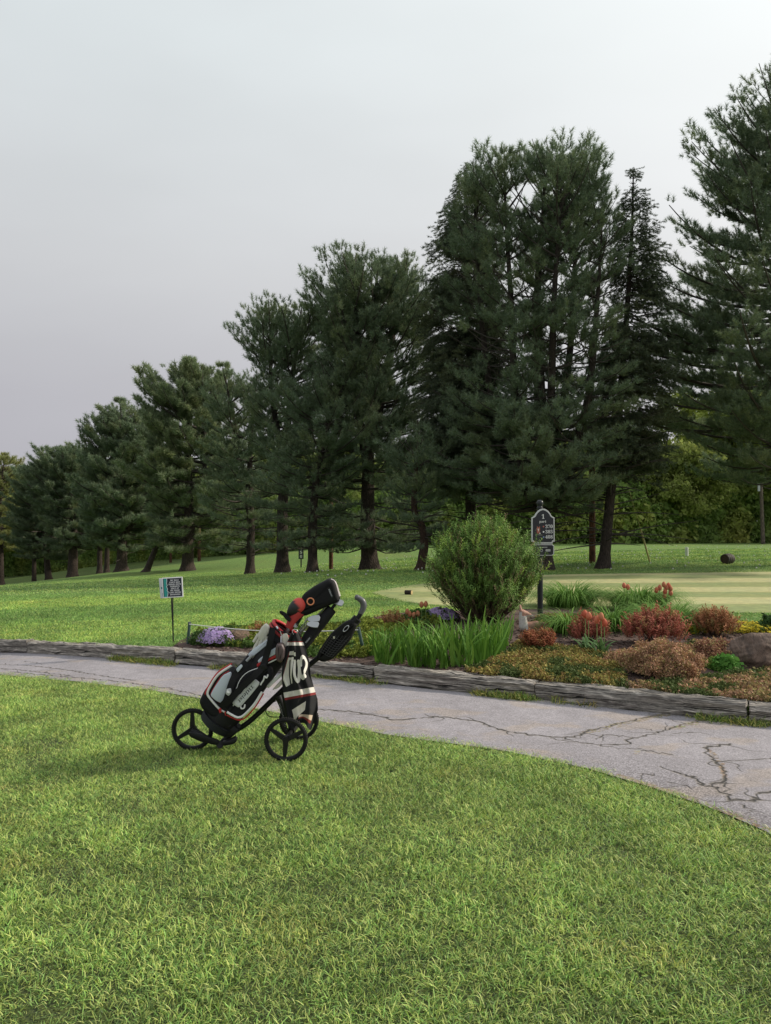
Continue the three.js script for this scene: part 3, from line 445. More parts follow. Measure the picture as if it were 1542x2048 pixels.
// ---------- timber edging ----------
const woodGrey = dataTex(1024, 256, (u, v) => { const w = .035 * tnoise(u, v, 5, 2), s = tnoise(u * .12 + .1, v + w, 60, 3), f = tnoise(u * .2, v + w, 170, 2), bl = tnoise(u, v, 12, 3), cr = smooth(.30, .44, tnoise(u * .07 + .5, v + w * 1.4, 40, 2)); const lich = smooth(.2, .5, bl); let k = .52 + .26 * s + .20 * f + .10 * bl + .12 * lich; k *= 1 - .8 * cr; return [k * 1.03, k * .99, k * .95]; });
const woodBump = dataTex(1024, 256, (u, v) => { const w = .035 * tnoise(u, v, 5, 2), s = tnoise(u * .12 + .1, v + w, 60, 3), cr = smooth(.30, .44, tnoise(u * .07 + .5, v + w * 1.4, 40, 2)); const k = .62 + .25 * s - .6 * cr; return [k, k, k]; }, false);
{
  const joints = [-560, -180, 60, 357, 752, 1077, 1502, 1900, 2500].map(px => { const py = interp([[-600, 1272], [0, 1303], [180, 1312], [380, 1330], [640, 1352], [860, 1377], [1075, 1398], [1300, 1424], [1542, 1450], [2500, 1560]], px); return nearPoint(px, py).x; });
  const labels = ['weathered timber running out past the left edge of the path', 'weathered grey timber at the left edge, weeds growing along it', 'pale weathered timber below the small placard sign', 'weathered timber behind the golf bag, below the lavender flowers', 'split weathered timber in front of the iris leaves', 'weathered timber with dark end grain in front of the brown heather', 'weathered timber end beside the big boulder at the right edge', 'weathered timber beyond the right edge'];
  for (let i = 0; i < joints.length - 1; i++) {
    const xa = joints[i] + .008, xb = joints[i + 1] - .008; const a = V(xa, 0, zT(xa)), b = V(xb, 0, zT(xb)), L = a.distanceTo(b), R = rng(70 + i);
    const g0 = new RoundedBoxGeometry(L, .165, .17, 5, .028); let g = new THREE.BoxGeometry(L, .165, .17, Math.ceil(L * 26), 6, 6); void g0;
    const P = g.attributes.position, uv = g.attributes.uv;
    for (let k = 0; k < P.count; k++) { let x = P.getX(k), y = P.getY(k), z = P.getZ(k); const ex = Math.max(0, Math.abs(y) - .055), ez = Math.max(0, Math.abs(z) - .057), q = Math.hypot(ex, ez); if (ex > 0 && ez > 0 && q > .0275) { y -= Math.sign(y) * ex * (1 - .0275 / q) ; z -= Math.sign(z) * ez * (1 - .0275 / q); }
      const n = n3(x * 3 + i * 9, y * 16, z * 16) * .010 + n3(x * 1.1 + i * 9, y * 34, z * 34) * .010 + n3(x * 9, y * 20 + i, z * 20) * .005, r = Math.hypot(y, z) || 1; y += y / r * n * 1.3 + .006 * n2(x * .9, i); z += z / r * n * 1.3 + .008 * n2(x * .8, i + 20); const en = smooth(L / 2 - .12, L / 2, Math.abs(x)); y -= en * .012 * Math.abs(n3(i, x, 3)); x += .012 * n3(y * 20, z * 20, i) * en; P.setXYZ(k, x, y, z);
      uv.setXY(k, x / 2.6 + i * .37, (Math.atan2(y, z) / 6.283 + .5) * 1); }
    g = toCreasedNormals(mergeVertices(g), .6);
    const m = new THREE.Mesh(g, new THREE.MeshStandardMaterial({ map: woodGrey, bumpMap: woodBump, bumpScale: .02, roughness: .95, color: [rgb(1, .98, .95), rgb(.85, .84, .82), rgb(1.05, 1.03, 1), rgb(.92, .91, .9)][i % 4] }));
    m.name = numbered('edging_timber'); m.position.set((xa + xb) / 2, (nearH(xa) + nearH(xb)) / 2 + .078 + .004 * (R() - .5), (a.z + b.z) / 2 - .045); m.rotation.y = -Math.atan2(b.z - a.z, b.x - a.x); m.rotation.z = Math.atan2(nearH(xb) - nearH(xa), L); m.rotation.x = (R() - .5) * .05;
    scene.add(m); tag(m, labels[i], 'timber', 'weathered timbers edging the path');
  }
  // weeds at the foot of the timbers
  const w = [8, 9].map(s => bladePatch(26, .07, .075, .006, s, .3)), R = rng(77), ms = [[], []], cs = [[], []];
  for (let k = 0; k < 3600; k++) { const x = lerp(-7, 4, R()); const den = smooth(-.05, .5, fbm(x * .8 + 2, 3, 3)) * (x < -1.6 ? 1.0 : .55); if (R() > den) continue; const z = zT(x) + .05 + R() * R() * .10 * (x < -1.6 ? 1.5 : .9), i = R() < .5 ? 0 : 1; ms[i].push(mtx(V(x, nearH(x) + .002, z), V(R() - .5, 2, R() - .1).normalize(), R() * 6, .4 + .7 * R())); cs[i].push(rgb(.6 + .3 * R(), .58 + .2 * R(), .55)); }
  w.forEach((g, i) => inst('edge_weeds', g, mGrass, ms[i], cs[i], scene, 'weeds and grass growing at the foot of the timbers', 'weeds'));
}
// ---------- flower bed planting ----------
function blade(len, wid, bend, fold, seg = 7, sway = 0) { // a leaf along +Y bending to +Z
  const pos = [], idx = [];
  for (let j = 0; j <= seg; j++) { const t = j / seg, a = bend * t * t, y = len * (t - .5 * t * (1 - Math.cos(a))) , z = len * t * Math.sin(a) * .75, x = sway * len * t * t, w = wid * .5 * (t < .12 ? .65 + t * 2.9 : Math.pow(1 - (t - .12) / .88, .62)); pos.push(x - w, y, z + fold * w, x, y, z, x + w, y, z + fold * w); if (j < seg) { const k = j * 3; idx.push(k, k + 1, k + 3, k + 1, k + 4, k + 3, k + 1, k + 2, k + 4, k + 2, k + 5, k + 4); } }
  const g = new THREE.BufferGeometry(); g.setAttribute('position', new THREE.Float32BufferAttribute(pos, 3)); g.setIndex(idx); g.computeVertexNormals(); return g;
}
const irisLeaves = [], irisMats = [[.15, .31, .05], [.20, .36, .06], [.12, .25, .045]].map(c => leafMat(c, .35, { roughness: .5 }));
{ const R = rng(81); for (let i = 0; i < 8; i++) irisLeaves.push(blade(.42 + .14 * R(), .030 + .012 * R(), i < 6 ? .08 + .35 * R() : .8, .3, 7, (R() - .5) * .12)); }
{ // iris fans
  const R = rng(82), spots = []; let k = 0;
  for (let i = 0; i < 60; i++) { const t = (i + .5) / 60, px = lerp(735, 1018, t) + (R() - .5) * 18, row = i % 3; const lo = interp([[730, 1306], [760, 1328], [860, 1336], [960, 1332], [1030, 1296]], px), hi = interp([[730, 1296], [860, 1300], [960, 1296], [1030, 1280]], px); spots.push([px, lerp(lo, hi, row / 2 + (R() - .5) * .2)]); }
  for (const [px, py] of spots) {
    const g = thing('iris_plant', 'fan of upright green sword leaves in the iris clump behind the split timber', 'iris', groundAt(px, py), 'iris clump behind the timbers'); g.rotation.y = R() * 6.28; const sc = clamp((py - interp([[730, 1268], [800, 1252], [900, 1247], [1000, 1240], [1030, 1228]], px)) * -g.position.z / F / .43, .5, 1.15);
    const n = 9 + Math.floor(R() * 4); for (let j = 0; j < n; j++) { const m = part('leaf', irisLeaves[Math.floor(R() * 8)], irisMats[Math.floor(R() * 3)], g); const f = (j / (n - 1) - .5); m.position.set(f * .09, 0, (R() - .5) * .08); m.rotation.set((R() - .5) * .4, R() * 6.28, -f * .7 + (R() - .5) * .25); const s = (.72 + .42 * R()) * sc; m.scale.set(s, s, s); }
    k++;
  }
}
function merged(list) { return mergeGeometries(list, false); }
function grassyMound(name, label, p, w, h, n, cols, seed, wid = .016) { // daylily: many arching leaves
  const R = rng(seed), o = thing(name, label, 'plant', p, 'arching grassy clumps in the flower bed'), gs = [];
  for (let i = 0; i < n; i++) { const rr = Math.sqrt(R()), a = R() * 6.283, b = blade(h * (.85 + .5 * R()), wid * (.7 + .6 * R()), .9 + 1.5 * R(), .3, 6); const c = cols[Math.floor(R() * cols.length)]; colored(b, () => c); const m = new THREE.Matrix4().makeRotationY(a + (R() - .5)); m.setPosition(Math.sin(a) * rr * w * .32, 0, Math.cos(a) * rr * w * .26); b.applyMatrix4(new THREE.Matrix4().makeRotationX(.15 + .35 * rr)); b.applyMatrix4(m); gs.push(b); }
  part('foliage', merged(gs), leafMat([1, 1, 1], .35, { vertexColors: true, roughness: .7 }), o).userData.kind = 'stuff';
  return o;
}
const dayCols = [[.11, .22, .04], [.15, .29, .05], [.20, .35, .07], [.12, .25, .045]];
[['tall arching clump of green strap leaves right of the sign post', 1140, 1214, 118, 60, 260], ['large arching clump of strap leaves below the tall salmon tulips', 1278, 1222, 125, 62, 300], ['small arching clump behind the nearest tulips', 1140, 1268, 75, 55, 150], ['arching clump between the two red shrubs', 1226, 1262, 80, 58, 170], ['arching clump right of the redder shrub', 1345, 1260, 90, 62, 200], ['low arching clump behind the redder shrub', 1310, 1246, 95, 50, 180]].forEach(([l, px, py, w, h, n], i) => { const p = groundAt(px, py), k = -p.z / F; grassyMound('daylily_clump', l, p, w * k * 1.1, h * k * 1.2, Math.round(n * 2.4), dayCols, 90 + i); });
// small-leaved mounds: stems from the middle, leaf sprigs over a dome
const sprig = leafClump(9, .045, .034, 52), sprigFine = leafClump(12, .03, .017, 53), blossom = (() => { const gs = []; const R = rng(54); for (let i = 0; i < 5; i++) { const a = i * 1.2566, g = new THREE.CircleGeometry(.0062, 5); g.scale(1, .7, 1); g.rotateX(-1.35); g.translate(0, 0, .006); g.rotateY(a); gs.push(g); } return mergeGeometries(gs); })();
const shoot = (() => { const gs = [], R = rng(57); for (let i = 0; i < 11; i++) { const g = blade(.034, .013, .4, .25, 2); g.applyMatrix4(new THREE.Matrix4().makeRotationX(.35 + .5 * R())); g.applyMatrix4(new THREE.Matrix4().makeRotationY(i * 2.4)); g.translate(0, i * .011, 0); const q = .75 + .5 * R(); colored(g, () => [q, q, q]); gs.push(g); } return mergeGeometries(gs); })();
const mSprig = leafMat([1, 1, 1], .3, { vertexColors: true, roughness: .7 });
function mound(name, label, cat, p, w, h, dep, n, geo, cols, seed, o = {}) {
  const R = rng(seed), t = thing(name, label, cat, p, o.group), br = [], ms = [], cs = [];
  for (let i = 0; i < (o.stems ?? 40); i++) { const a = R() * 6.283, rr = Math.sqrt(R()); br.push(tube([V(Math.cos(a) * rr * w * .08, -.02, Math.sin(a) * rr * dep * .08), V(Math.cos(a) * rr * w * .3, h * .5, Math.sin(a) * rr * dep * .3), V(Math.cos(a) * rr * w * .46, h * Math.sqrt(1 - rr * rr * .8) * .95, Math.sin(a) * rr * dep * .46)], u => .005 * (1 - u) + .0015, 3, 4)); }
  if (br.length) part('stems', merge(br), M([.09, .055, .04], 1), t);
  for (let i = 0; i < n; i++) { const a = R() * 6.283, rr = Math.sqrt(R()), sh = (o.flat ? .85 : .35) + (o.flat ? .15 : .65) * Math.pow(R(), .45), bump = 1 + .22 * n3(Math.cos(a) * rr * 2.6 + seed, Math.sin(a) * rr * 2.6, 3); const pos = V(Math.cos(a) * rr * w * .5 * (.75 + .25 * sh) * bump, h * Math.sqrt(Math.max(0, 1 - rr * rr * .92)) * sh * bump + .01, Math.sin(a) * rr * dep * .5 * bump); ms.push(mtx(pos, V(pos.x / w * 1.2 + (R() - .5) * .8, .8, pos.z / dep * 1.2 + (R() - .5) * .8).normalize(), R() * 6.283, (o.s || 1) * (.7 + .6 * R()))); if (o.spiky) { const up = V(pos.x / w * 1.1, 1, pos.z / dep * 1.1).normalize(); pos.addScaledVector(up, -.02 + .05 * R()); ms[ms.length - 1] = mtx(pos, up.add(V((R() - .5) * .7, 0, (R() - .5) * .7)).normalize(), R() * 6.283, (o.s || 1) * (.6 + .7 * R())); } const c = cols[Math.floor(R() * R() * cols.length)], k = .75 + .5 * R(); cs.push(rgb(c[0] * k, c[1] * k, c[2] * k)); }
  inst('foliage', geo, mSprig, ms, cs, t); return t;
}
const bedPlant = (name, label, cat, px, py, w, h, n, geo, cols, seed, o = {}) => { const p = groundAt(px, py), k = -p.z / F; return mound(name, label, cat, p, w * k, h * k, w * k * (o.dep || .85), n, geo, cols, seed, o); };
const redCols = [[.40, .13, .09], [.33, .13, .08], [.36, .22, .09], [.22, .20, .07]], rustCols = [[.40, .18, .09], [.33, .20, .08], [.24, .18, .07], [.18, .16, .06]], pinkBrown = [[.46, .28, .19], [.40, .29, .15], [.36, .32, .14], [.28, .19, .12]], ochre = [[.33, .28, .09], [.32, .21, .09], [.25, .25, .08], [.36, .32, .10]];
const G1 = 'red-leaved shrubs in the flower bed';
bedPlant('low_shrub', 'brightest red-leaved shrub, widest in the middle of the bed', 'shrub', 1310, 1290, 112, 54, 900, shoot, redCols, 101, { group: G1, spiky: 1 });
bedPlant('low_shrub', 'red-leaved shrub behind the two nearest tulip clusters', 'shrub', 1180, 1288, 66, 42, 420, shoot, redCols, 102, { group: G1, spiky: 1 });
bedPlant('low_shrub', 'rust-brown rounded shrub beside the yellow flowers', 'shrub', 1430, 1274, 76, 42, 600, shoot, rustCols, 103, { group: G1, spiky: 1 });
bedPlant('low_shrub', 'small orange-red shrub below the fox statue', 'shrub', 1076, 1302, 60, 22, 330, shoot, [[.30, .10, .05], [.26, .13, .05], [.2, .14, .05]], 104, { group: G1, spiky: 1 });
bedPlant('low_shrub', 'dull red tuft behind the left part of the iris clump', 'shrub', 782, 1260, 44, 22, 130, shoot, rustCols, 105, { group: G1, spiky: 1 });
bedPlant('low_shrub', 'small dull red tuft between the brown boulder and the golf bag', 'shrub', 524, 1281, 26, 20, 90, shoot, rustCols, 106, { group: G1, spiky: 1 });
const G2 = 'low heather mounds'; 
bedPlant('heather_mound', 'large pink-brown heather mound in front of the red shrub', 'heather', 1325, 1352, 150, 62, 4200, sprigFine, pinkBrown, 111, { group: G2, s: 1.1, dep: 1 });
bedPlant('heather_mound', 'pinkish heather mound beside the big boulder', 'heather', 1432, 1325, 112, 40, 2400, sprigFine, [[.28, .14, .10], ...pinkBrown], 112, { group: G2, s: 1.1 });
bedPlant('heather_mound', 'low dark heather patch below the smaller red shrub', 'heather', 1255, 1330, 90, 24, 1200, sprigFine, pinkBrown, 113, { group: G2, s: 1.1 });
{ // creeping ground cover between the plants
  const R = rng(120), ms = [], cs = [], areas = [[[1040, 1290], [1130, 1300], [1230, 1320], [1260, 1400], [1150, 1392], [1000, 1370], [930, 1345], [990, 1330]], [[1250, 1400], [1300, 1372], [1420, 1360], [1542, 1345], [1600, 1345], [1600, 1440], [1400, 1420]], [[1080, 1236], [1200, 1236], [1180, 1258], [1060, 1262]], [[1365, 1296], [1430, 1288], [1440, 1300], [1380, 1306]]].map(px2);
  const bb = a => [Math.min(...a.map(q => q[0])), Math.max(...a.map(q => q[0])), Math.min(...a.map(q => q[1])), Math.max(...a.map(q => q[1]))];
  areas.forEach((a, ai) => { const [x0, x1, z0, z1] = bb(a), n = (x1 - x0) * (z1 - z0) * 3000; for (let i = 0; i < n; i++) { const x = lerp(x0, x1, R()), z = lerp(z0, z1, R()); if (!inPoly(a, x, z) || zT(x) - z < .14) continue; if (fbm(x * 2.2, z * 2.2 + ai, 3) < -.34) continue; const hum = .03 + .035 * (fbm(x * 1.8, z * 1.8, 2) + .4); ms.push(mtx(V(x, H(x, z) + .012 + hum * R(), z), V(R() - .5, .8, R() - .5).normalize(), R() * 6.28, .9 + .9 * R())); const pal = ai === 1 ? pinkBrown : ochre, g = fbm(x * 1.7 + 8, z * 1.7, 3); const c = g > .12 ? [.10, .14, .045] : pal[Math.floor(R() * pal.length)], k = .7 + .5 * R(); cs.push(rgb(c[0] * k, c[1] * k, c[2] * k)); } });
  inst('ground_cover', sprigFine, mSprig, ms, cs, scene, 'low ochre and brown creeping plants over the mulch', 'ground cover');
  // lime and green creeping plants on the left of the bed
  const m2 = [], c2 = [], a2 = [[[392, 1292], [400, 1270], [470, 1262], [560, 1268], [680, 1258], [760, 1250], [860, 1238], [880, 1250], [760, 1275], [735, 1318], [640, 1320], [520, 1300]]].map(px2);
  a2.forEach(a => { const [x0, x1, z0, z1] = bb(a), n = (x1 - x0) * (z1 - z0) * 1500; for (let i = 0; i < n; i++) { const x = lerp(x0, x1, R()), z = lerp(z0, z1, R()); if (!inPoly(a, x, z) || zT(x) - z < .14) continue; const g = fbm(x * 1.6 + 3, z * 1.6, 3), h = (.05 + .08 * (g + .4)); m2.push(mtx(V(x, H(x, z) + .01 + h * R(), z), V(R() - .5, .8, R() - .5).normalize(), R() * 6.28, .7 + .7 * R())); const c = g > -.02 ? [.24, .28, .05] : [.10, .17, .04], k = .7 + .5 * R(); c2.push(rgb(c[0] * k, c[1] * k, c[2] * k)); } });
  inst('ground_cover', sprig, mSprig, m2, c2, scene, 'lime and green creeping plants behind the golf bag', 'ground cover');
  // bark chips
  const chip = new THREE.BoxGeometry(.035, .006, .014), m3 = [], c3 = []; for (let i = 0; i < 9000; i++) { const x = lerp(bedX0, bedX1, R()), z = lerp(-11.5, -6, R()); if (!inBed(x, z)) continue; m3.push(mtx(V(x, H(x, z) + .022, z), V((R() - .5) * .8, 1, (R() - .5) * .8).normalize(), R() * 6.28, .6 + R())); const k = .5 + R(); c3.push(rgb(.105 * k, .07 * k, .058 * k)); }
  inst('bark_chips', chip, M([1, 1, 1], 1), m3, c3, scene, 'bark chips scattered over the flower bed', 'bark chips');
}
const lilac = [[.46, .34, .60], [.52, .40, .66], [.40, .28, .56], [.58, .47, .70]];
function phlox(label, px, py, w, h, seed) { const p = groundAt(px, py), k = -p.z / F; const t = mound('phlox_mound', label, 'flowers', p, w * k, h * k, w * k * .8, 700, sprigFine, [[.09, .14, .04]], seed, { stems: 0, s: 1.2, group: 'lilac flower cushions' }); const R = rng(seed + 1), ms = [], cs = []; for (let i = 0; i < 2300; i++) { const a = R() * 6.283, rr = Math.sqrt(R()); const bump = 1 + .1 * n3(Math.cos(a) * rr * 3 + seed, Math.sin(a) * rr * 3, 1), pos = V(Math.cos(a) * rr * w * k * .5, (h * k * Math.sqrt(Math.max(0, 1 - rr * rr * .95)) * 1.04 + .025) * bump, Math.sin(a) * rr * w * k * .4); ms.push(mtx(pos, V(pos.x * 2 + (R() - .5) * .8, .7, pos.z * 2 + .35 + (R() - .5) * .8).normalize(), R() * 6.28, 1.1 + .7 * R())); const c = lilac[Math.floor(R() * 4)]; cs.push(rgb(...c)); } inst('blossoms', blossom, leafMat([1, 1, 1], .25), ms, cs, t); }
phlox('cushion of lilac flowers beside the brown boulder', 432, 1292, 76, 30, 131); phlox('cushion of lilac flowers left of the round bush', 880, 1243, 80, 22, 132);
bedPlant('leafy_tuft', 'dark green tuft beside the left rope stake', 'plant', 398, 1290, 30, 22, 240, sprig, [[.10, .18, .05], [.07, .13, .04]], 141); bedPlant('leafy_tuft', 'bright green rosette at the foot of the big boulder', 'plant', 1452, 1342, 42, 24, 330, sprig, [[.14, .32, .07], [.20, .40, .09], [.11, .26, .06]], 142, { s: 1.3 }); bedPlant('leafy_tuft', 'pale yellow-green tuft left of the bright rosette', 'plant', 1428, 1338, 22, 16, 140, sprig, [[.30, .40, .10], [.25, .36, .08]], 143);
bedPlant('leafy_tuft', 'dark green tuft above the big boulder', 'plant', 1545, 1266, 46, 34, 400, sprig, [[.06, .13, .04], [.05, .10, .035]], 144); bedPlant('leafy_tuft', 'leafy tuft around the tulips beside the lilac cushion', 'plant', 838, 1246, 56, 26, 300, sprig, [[.10, .19, .045], [.15, .24, .05]], 145); bedPlant('leafy_tuft', 'lime tuft left of the dull red tuft', 'plant', 745, 1268, 50, 26, 300, sprig, [[.30, .34, .06], [.24, .30, .06]], 146);
{ // yellow flowers
  const t = thing('yellow_flowers', 'strip of yellow flowers behind the rust-brown shrub', 'flowers', groundAt(1470, 1268)), R = rng(150), b = t.position, ms = [], cs = [], m2 = [], c2 = []; for (let i = 0; i < 1900; i++) { const px = lerp(1375, 1545, R()), py = lerp(1258, 1272, R()); if (px < 1480 && px > 1395 && R() < .6) continue; const g = groundAt(px, py), p = V(g.x, g.y + .03 + .09 * R(), g.z).sub(b); if (R() < .5) { ms.push(mtx(p, V(R() - .5, .8, R() - .3).normalize(), R() * 6, 1.6 + R())); cs.push(rgb(.62, .50, .04)); } else { m2.push(mtx(p, V(R() - .5, .8, R() - .5).normalize(), R() * 6, .9)); c2.push(rgb(.14 + .12 * R(), .2 + .06 * R(), .04)); } } inst('blossoms', blossom, leafMat([1, 1, 1], .25), ms, cs, t); inst('foliage', sprigFine, mSprig, m2, c2, t);
}
// tulips
{
  const pet = (() => { const gs = []; for (let i = 0; i < 6; i++) { const g = new THREE.SphereGeometry(.021, 8, 8, 0, 1.3, .35, 2.5); g.scale(1, 1.45, 1); const P = g.attributes.position; for (let k = 0; k < P.count; k++) { const y = P.getY(k), f = y > 0 ? 1 - 6 * y : 1; P.setX(k, P.getX(k) * f); P.setZ(k, P.getZ(k) * f); } g.rotateY(i * 1.047); g.scale(i % 2 ? 1 : .9, i % 2 ? 1 : 1.04, i % 2 ? 1 : .9); gs.push(g); } const g = mergeGeometries(gs); g.computeVertexNormals(); return g; })();
  const mats = [[.62, .17, .10], [.68, .25, .15], [.60, .26, .14]].map(c => leafMat(c, .3, { roughness: .55 })), stemM = M([.16, .24, .07], .6), leafM = leafMat([.10, .19, .07], .3);
  const R = rng(160);
  function tulip(label, group, px, pyTop, pyBase, mi, s = 1, leaves = 2) {
    const p = groundAt(px, pyBase), top = at(px, pyTop, -p.z), h = top.y - p.y, t = thing('tulip', label, 'tulip', p, group), lx = (R() - .5) * .04;
    part('stem', tube([V(0, -.02, 0), V(lx * .3, h * .5, .005), V(lx * .2, h - .028 * s, 0)], .0042, 6, 6), stemM, t);
    const b = part('bloom', pet, mats[mi], t); b.position.set(lx * .2, h, 0); b.scale.setScalar(s); b.rotation.set((R() - .5) * .3, R() * 6, (R() - .5) * .3);
    for (let i = 0; i < leaves; i++) { const l = part('leaf', tulipLeaf, leafM, t); l.rotation.y = R() * 6.28; l.rotation.order = 'YXZ'; l.rotation.x = .25 + .3 * R(); l.scale.setScalar(.8 + .4 * R()); }
  }
  const tulipLeaf = blade(.27, .046, .75, .5, 6);
  [[1170, 1228, 1306, 'tallest coral tulip of the nearest cluster'], [1178, 1232, 1308, 'coral tulip half overlapped in the nearest left cluster']].forEach((q, i) => tulip(q[3], 'nearest tulips', q[0], q[1], q[2], i % 3, 1.6, 4));
  [[1194, 1239, 1310, 'lowest-left coral tulip of the right nearest cluster'], [1203, 1233, 1312, 'upper coral tulip of the right nearest cluster'], [1209, 1245, 1311, 'rightmost coral tulip of the nearest clusters']].forEach((q, i) => tulip(q[3], 'nearest tulips', q[0], q[1], q[2], (i + 1) % 3, 1.55, 4));
  [[815, 1223], [820, 1228], [827, 1230], [836, 1227], [843, 1209], [852, 1208], [817, 1243]].forEach(([x, y], i) => tulip(['orange tulip at the left of the group beside the lilac cushion', 'orange tulip second in the group beside the lilac cushion', 'lower orange tulip in the middle of the group by the lilac cushion', 'orange tulip nearest the lilac cushion', 'tall orange tulip, left of the tall pair beside the bush', 'tall orange tulip, right of the tall pair beside the bush', 'lowest orange tulip above the iris leaves'][i], 'tulips left of the round bush', x, y, 1252, 2, 1.5, 1));
  [[1249, 1171], [1256, 1174]].forEach(([x, y], i) => tulip(['left tulip of the lone pair above the strap leaves', 'right tulip of the lone pair above the strap leaves'][i], 'tall tulips before the green', x, y, 1228, 1, 1.6, 0));
  [[1313, 1180], [1320, 1175], [1328, 1169], [1337, 1171], [1333, 1175], [1341, 1177], [1330, 1183], [1342, 1186], [1329, 1191]].forEach(([x, y], i) => tulip('salmon tulip in the bunch of nine rising before the striped green', 'bunch of nine tulips', x, y, 1230, i % 3, 1.6, 0));
}
// boulders
const rockTex = dataTex(512, 512, (u, v) => { const a = tnoise(u, v, 14, 4), b = tnoise(u + .3, v, 90, 2), k = .37 + .13 * a + .10 * b; return [k * 1.10, k * .95, k * .84]; });
function boulder(label, p, rx, ry, rz, seed, tint) {
  const g = new THREE.IcosahedronGeometry(1, 24), P = g.attributes.position; for (let i = 0; i < P.count; i++) { const v = V(P.getX(i), P.getY(i), P.getZ(i)), n = 1 + .10 * n3(v.x * 1.2 + seed, v.y * 1.2, v.z * 1.2) + .03 * n3(v.x * 4 + seed, v.y * 4, v.z * 4) + .008 * n3(v.x * 16, v.y * 16, v.z * 16); P.setXYZ(i, v.x * rx * n, v.y * ry * n, v.z * rz * n); }
  const gg = mergeVertices((g.deleteAttribute('normal'), g.deleteAttribute('uv'), g)); gg.computeVertexNormals(); const uv = new Float32Array(gg.attributes.position.count * 2), Q = gg.attributes.position; for (let i = 0; i < Q.count; i++) { uv[i * 2] = Q.getX(i) * 1.3 + Q.getZ(i) * .4; uv[i * 2 + 1] = Q.getY(i) * 1.3 + Q.getZ(i) * .8; } gg.setAttribute('uv', new THREE.BufferAttribute(uv, 2));
  const m = new THREE.Mesh(gg, new THREE.MeshStandardMaterial({ map: rockTex, bumpMap: rockTex, bumpScale: .02, roughness: .9, color: rgb(...tint) })); m.name = numbered('boulder'); m.position.copy(p); m.rotation.z = seed * .1 % .3; scene.add(m); tag(m, label, 'boulder', 'boulders in the flower bed');
}
{ let p = groundAt(474, 1290); boulder('smooth brown boulder beside the lilac flowers', p.add(V(0, .04, -.1)), .19, .135, .16, 3, [.82, .74, .62]); p = groundAt(1532, 1340); boulder('large grey-brown boulder cut by the right edge', p.add(V(.02, .10, -.22)), .33, .24, .28, 8, [.80, .74, .74]); }
// pale edging slabs behind the heather
{ const p = groundAt(1462, 1296); for (let i = 0; i < 3; i++) { const g = new RoundedBoxGeometry(.28, .05, .12, 3, .012), m = new THREE.Mesh(g, M([.42, .40, .38], .9, { map: rockTex })); m.name = numbered('edging_slab'); m.position.set(p.x - .28 + i * .29, p.y + .02, p.z - .02 * i); m.rotation.y = .08 * (i - 1); scene.add(m); tag(m, ['pale stone slab left of two behind the pink heather', 'middle pale stone slab behind the pink heather', 'pale stone slab nearest the big boulder'][i], 'stone slab', 'pale slabs in the bed'); } }
// big rounded bush
{
  const p = groundAt(968, 1246), k = -p.z / F, R = rng(171), t = thing('round_bush', 'large rounded leafy green bush beside the hole sign', 'bush', p), br = [], ms = [], cs = [], tw = [];
  const spr2 = (() => { const gs = [], R = rng(172); for (let i = 0; i < 12; i++) { const g = blade(.045, .017, .4, .2, 2); g.applyMatrix4(new THREE.Matrix4().makeRotationX(.5 + .5 * R())); g.applyMatrix4(new THREE.Matrix4().makeRotationY(i * 2.4)); g.translate(0, i * .013, 0); const q = .8 + .4 * R(); colored(g, () => [q, q, q]); gs.push(g); } return mergeGeometries(gs); })();
  for (let i = 0; i < 560; i++) {
    const a = R() * 6.283, u = R(), q = .68 + .44 * R(), el = lerp(1.5, -.42, Math.pow(u, .8));
    const bl = 1 + .17 * n3(Math.cos(a) * 2.2, el * 2.2, Math.sin(a) * 2.2), rx = 105 * k * bl, e = V(Math.cos(a) * Math.cos(el) * rx * q * (el < 0 ? 1 + .25 * el : 1), 118 * k + Math.sin(el) * (el > 0 ? 82 : 114) * k * q * bl, Math.sin(a) * Math.cos(el) * rx * q);
    const b = V(Math.cos(a) * R() * .16, -.03, Math.sin(a) * R() * .16), mid = V(lerp(b.x, e.x, .52), lerp(b.y, e.y, .42), lerp(b.z, e.z, .52)), c = new THREE.CatmullRomCurve3([b, mid, e]); br.push(tube([b, mid, e], v => .0075 * (1 - v) + .002, 3, 5));
    for (let j = 0; j < 15; j++) { const v = Math.pow(R(), .62), s = .25 + .75 * v, pos = c.getPoint(s), tan = c.getTangent(s); pos.add(V((R() - .5) * .16, (R() - .5) * .12, (R() - .5) * .16)); if (R() > .22 + .9 * s) continue; const d = tan.clone().add(V((R() - .5) * 1.4, .35 + R() * .5, (R() - .5) * 1.4)).normalize(); ms.push(mtx(pos, d, R() * 6.28, .6 + .6 * R())); const yl = Math.max(0, n3(pos.x * 3, pos.y * 3, pos.z * 3)), kk = .75 + .45 * R(), dull = R() < .12; cs.push(dull ? rgb(.25 * kk, .20 * kk, .10 * kk) : rgb((.165 + .16 * yl) * kk, (.285 + .16 * yl) * kk, .07 * kk)); }
  }
  part('stems', merge(br), M([.11, .075, .055], 1), t); inst('foliage', spr2, leafMat([1, 1, 1], .3, { vertexColors: true, roughness: .6 }), ms, cs, t);
}

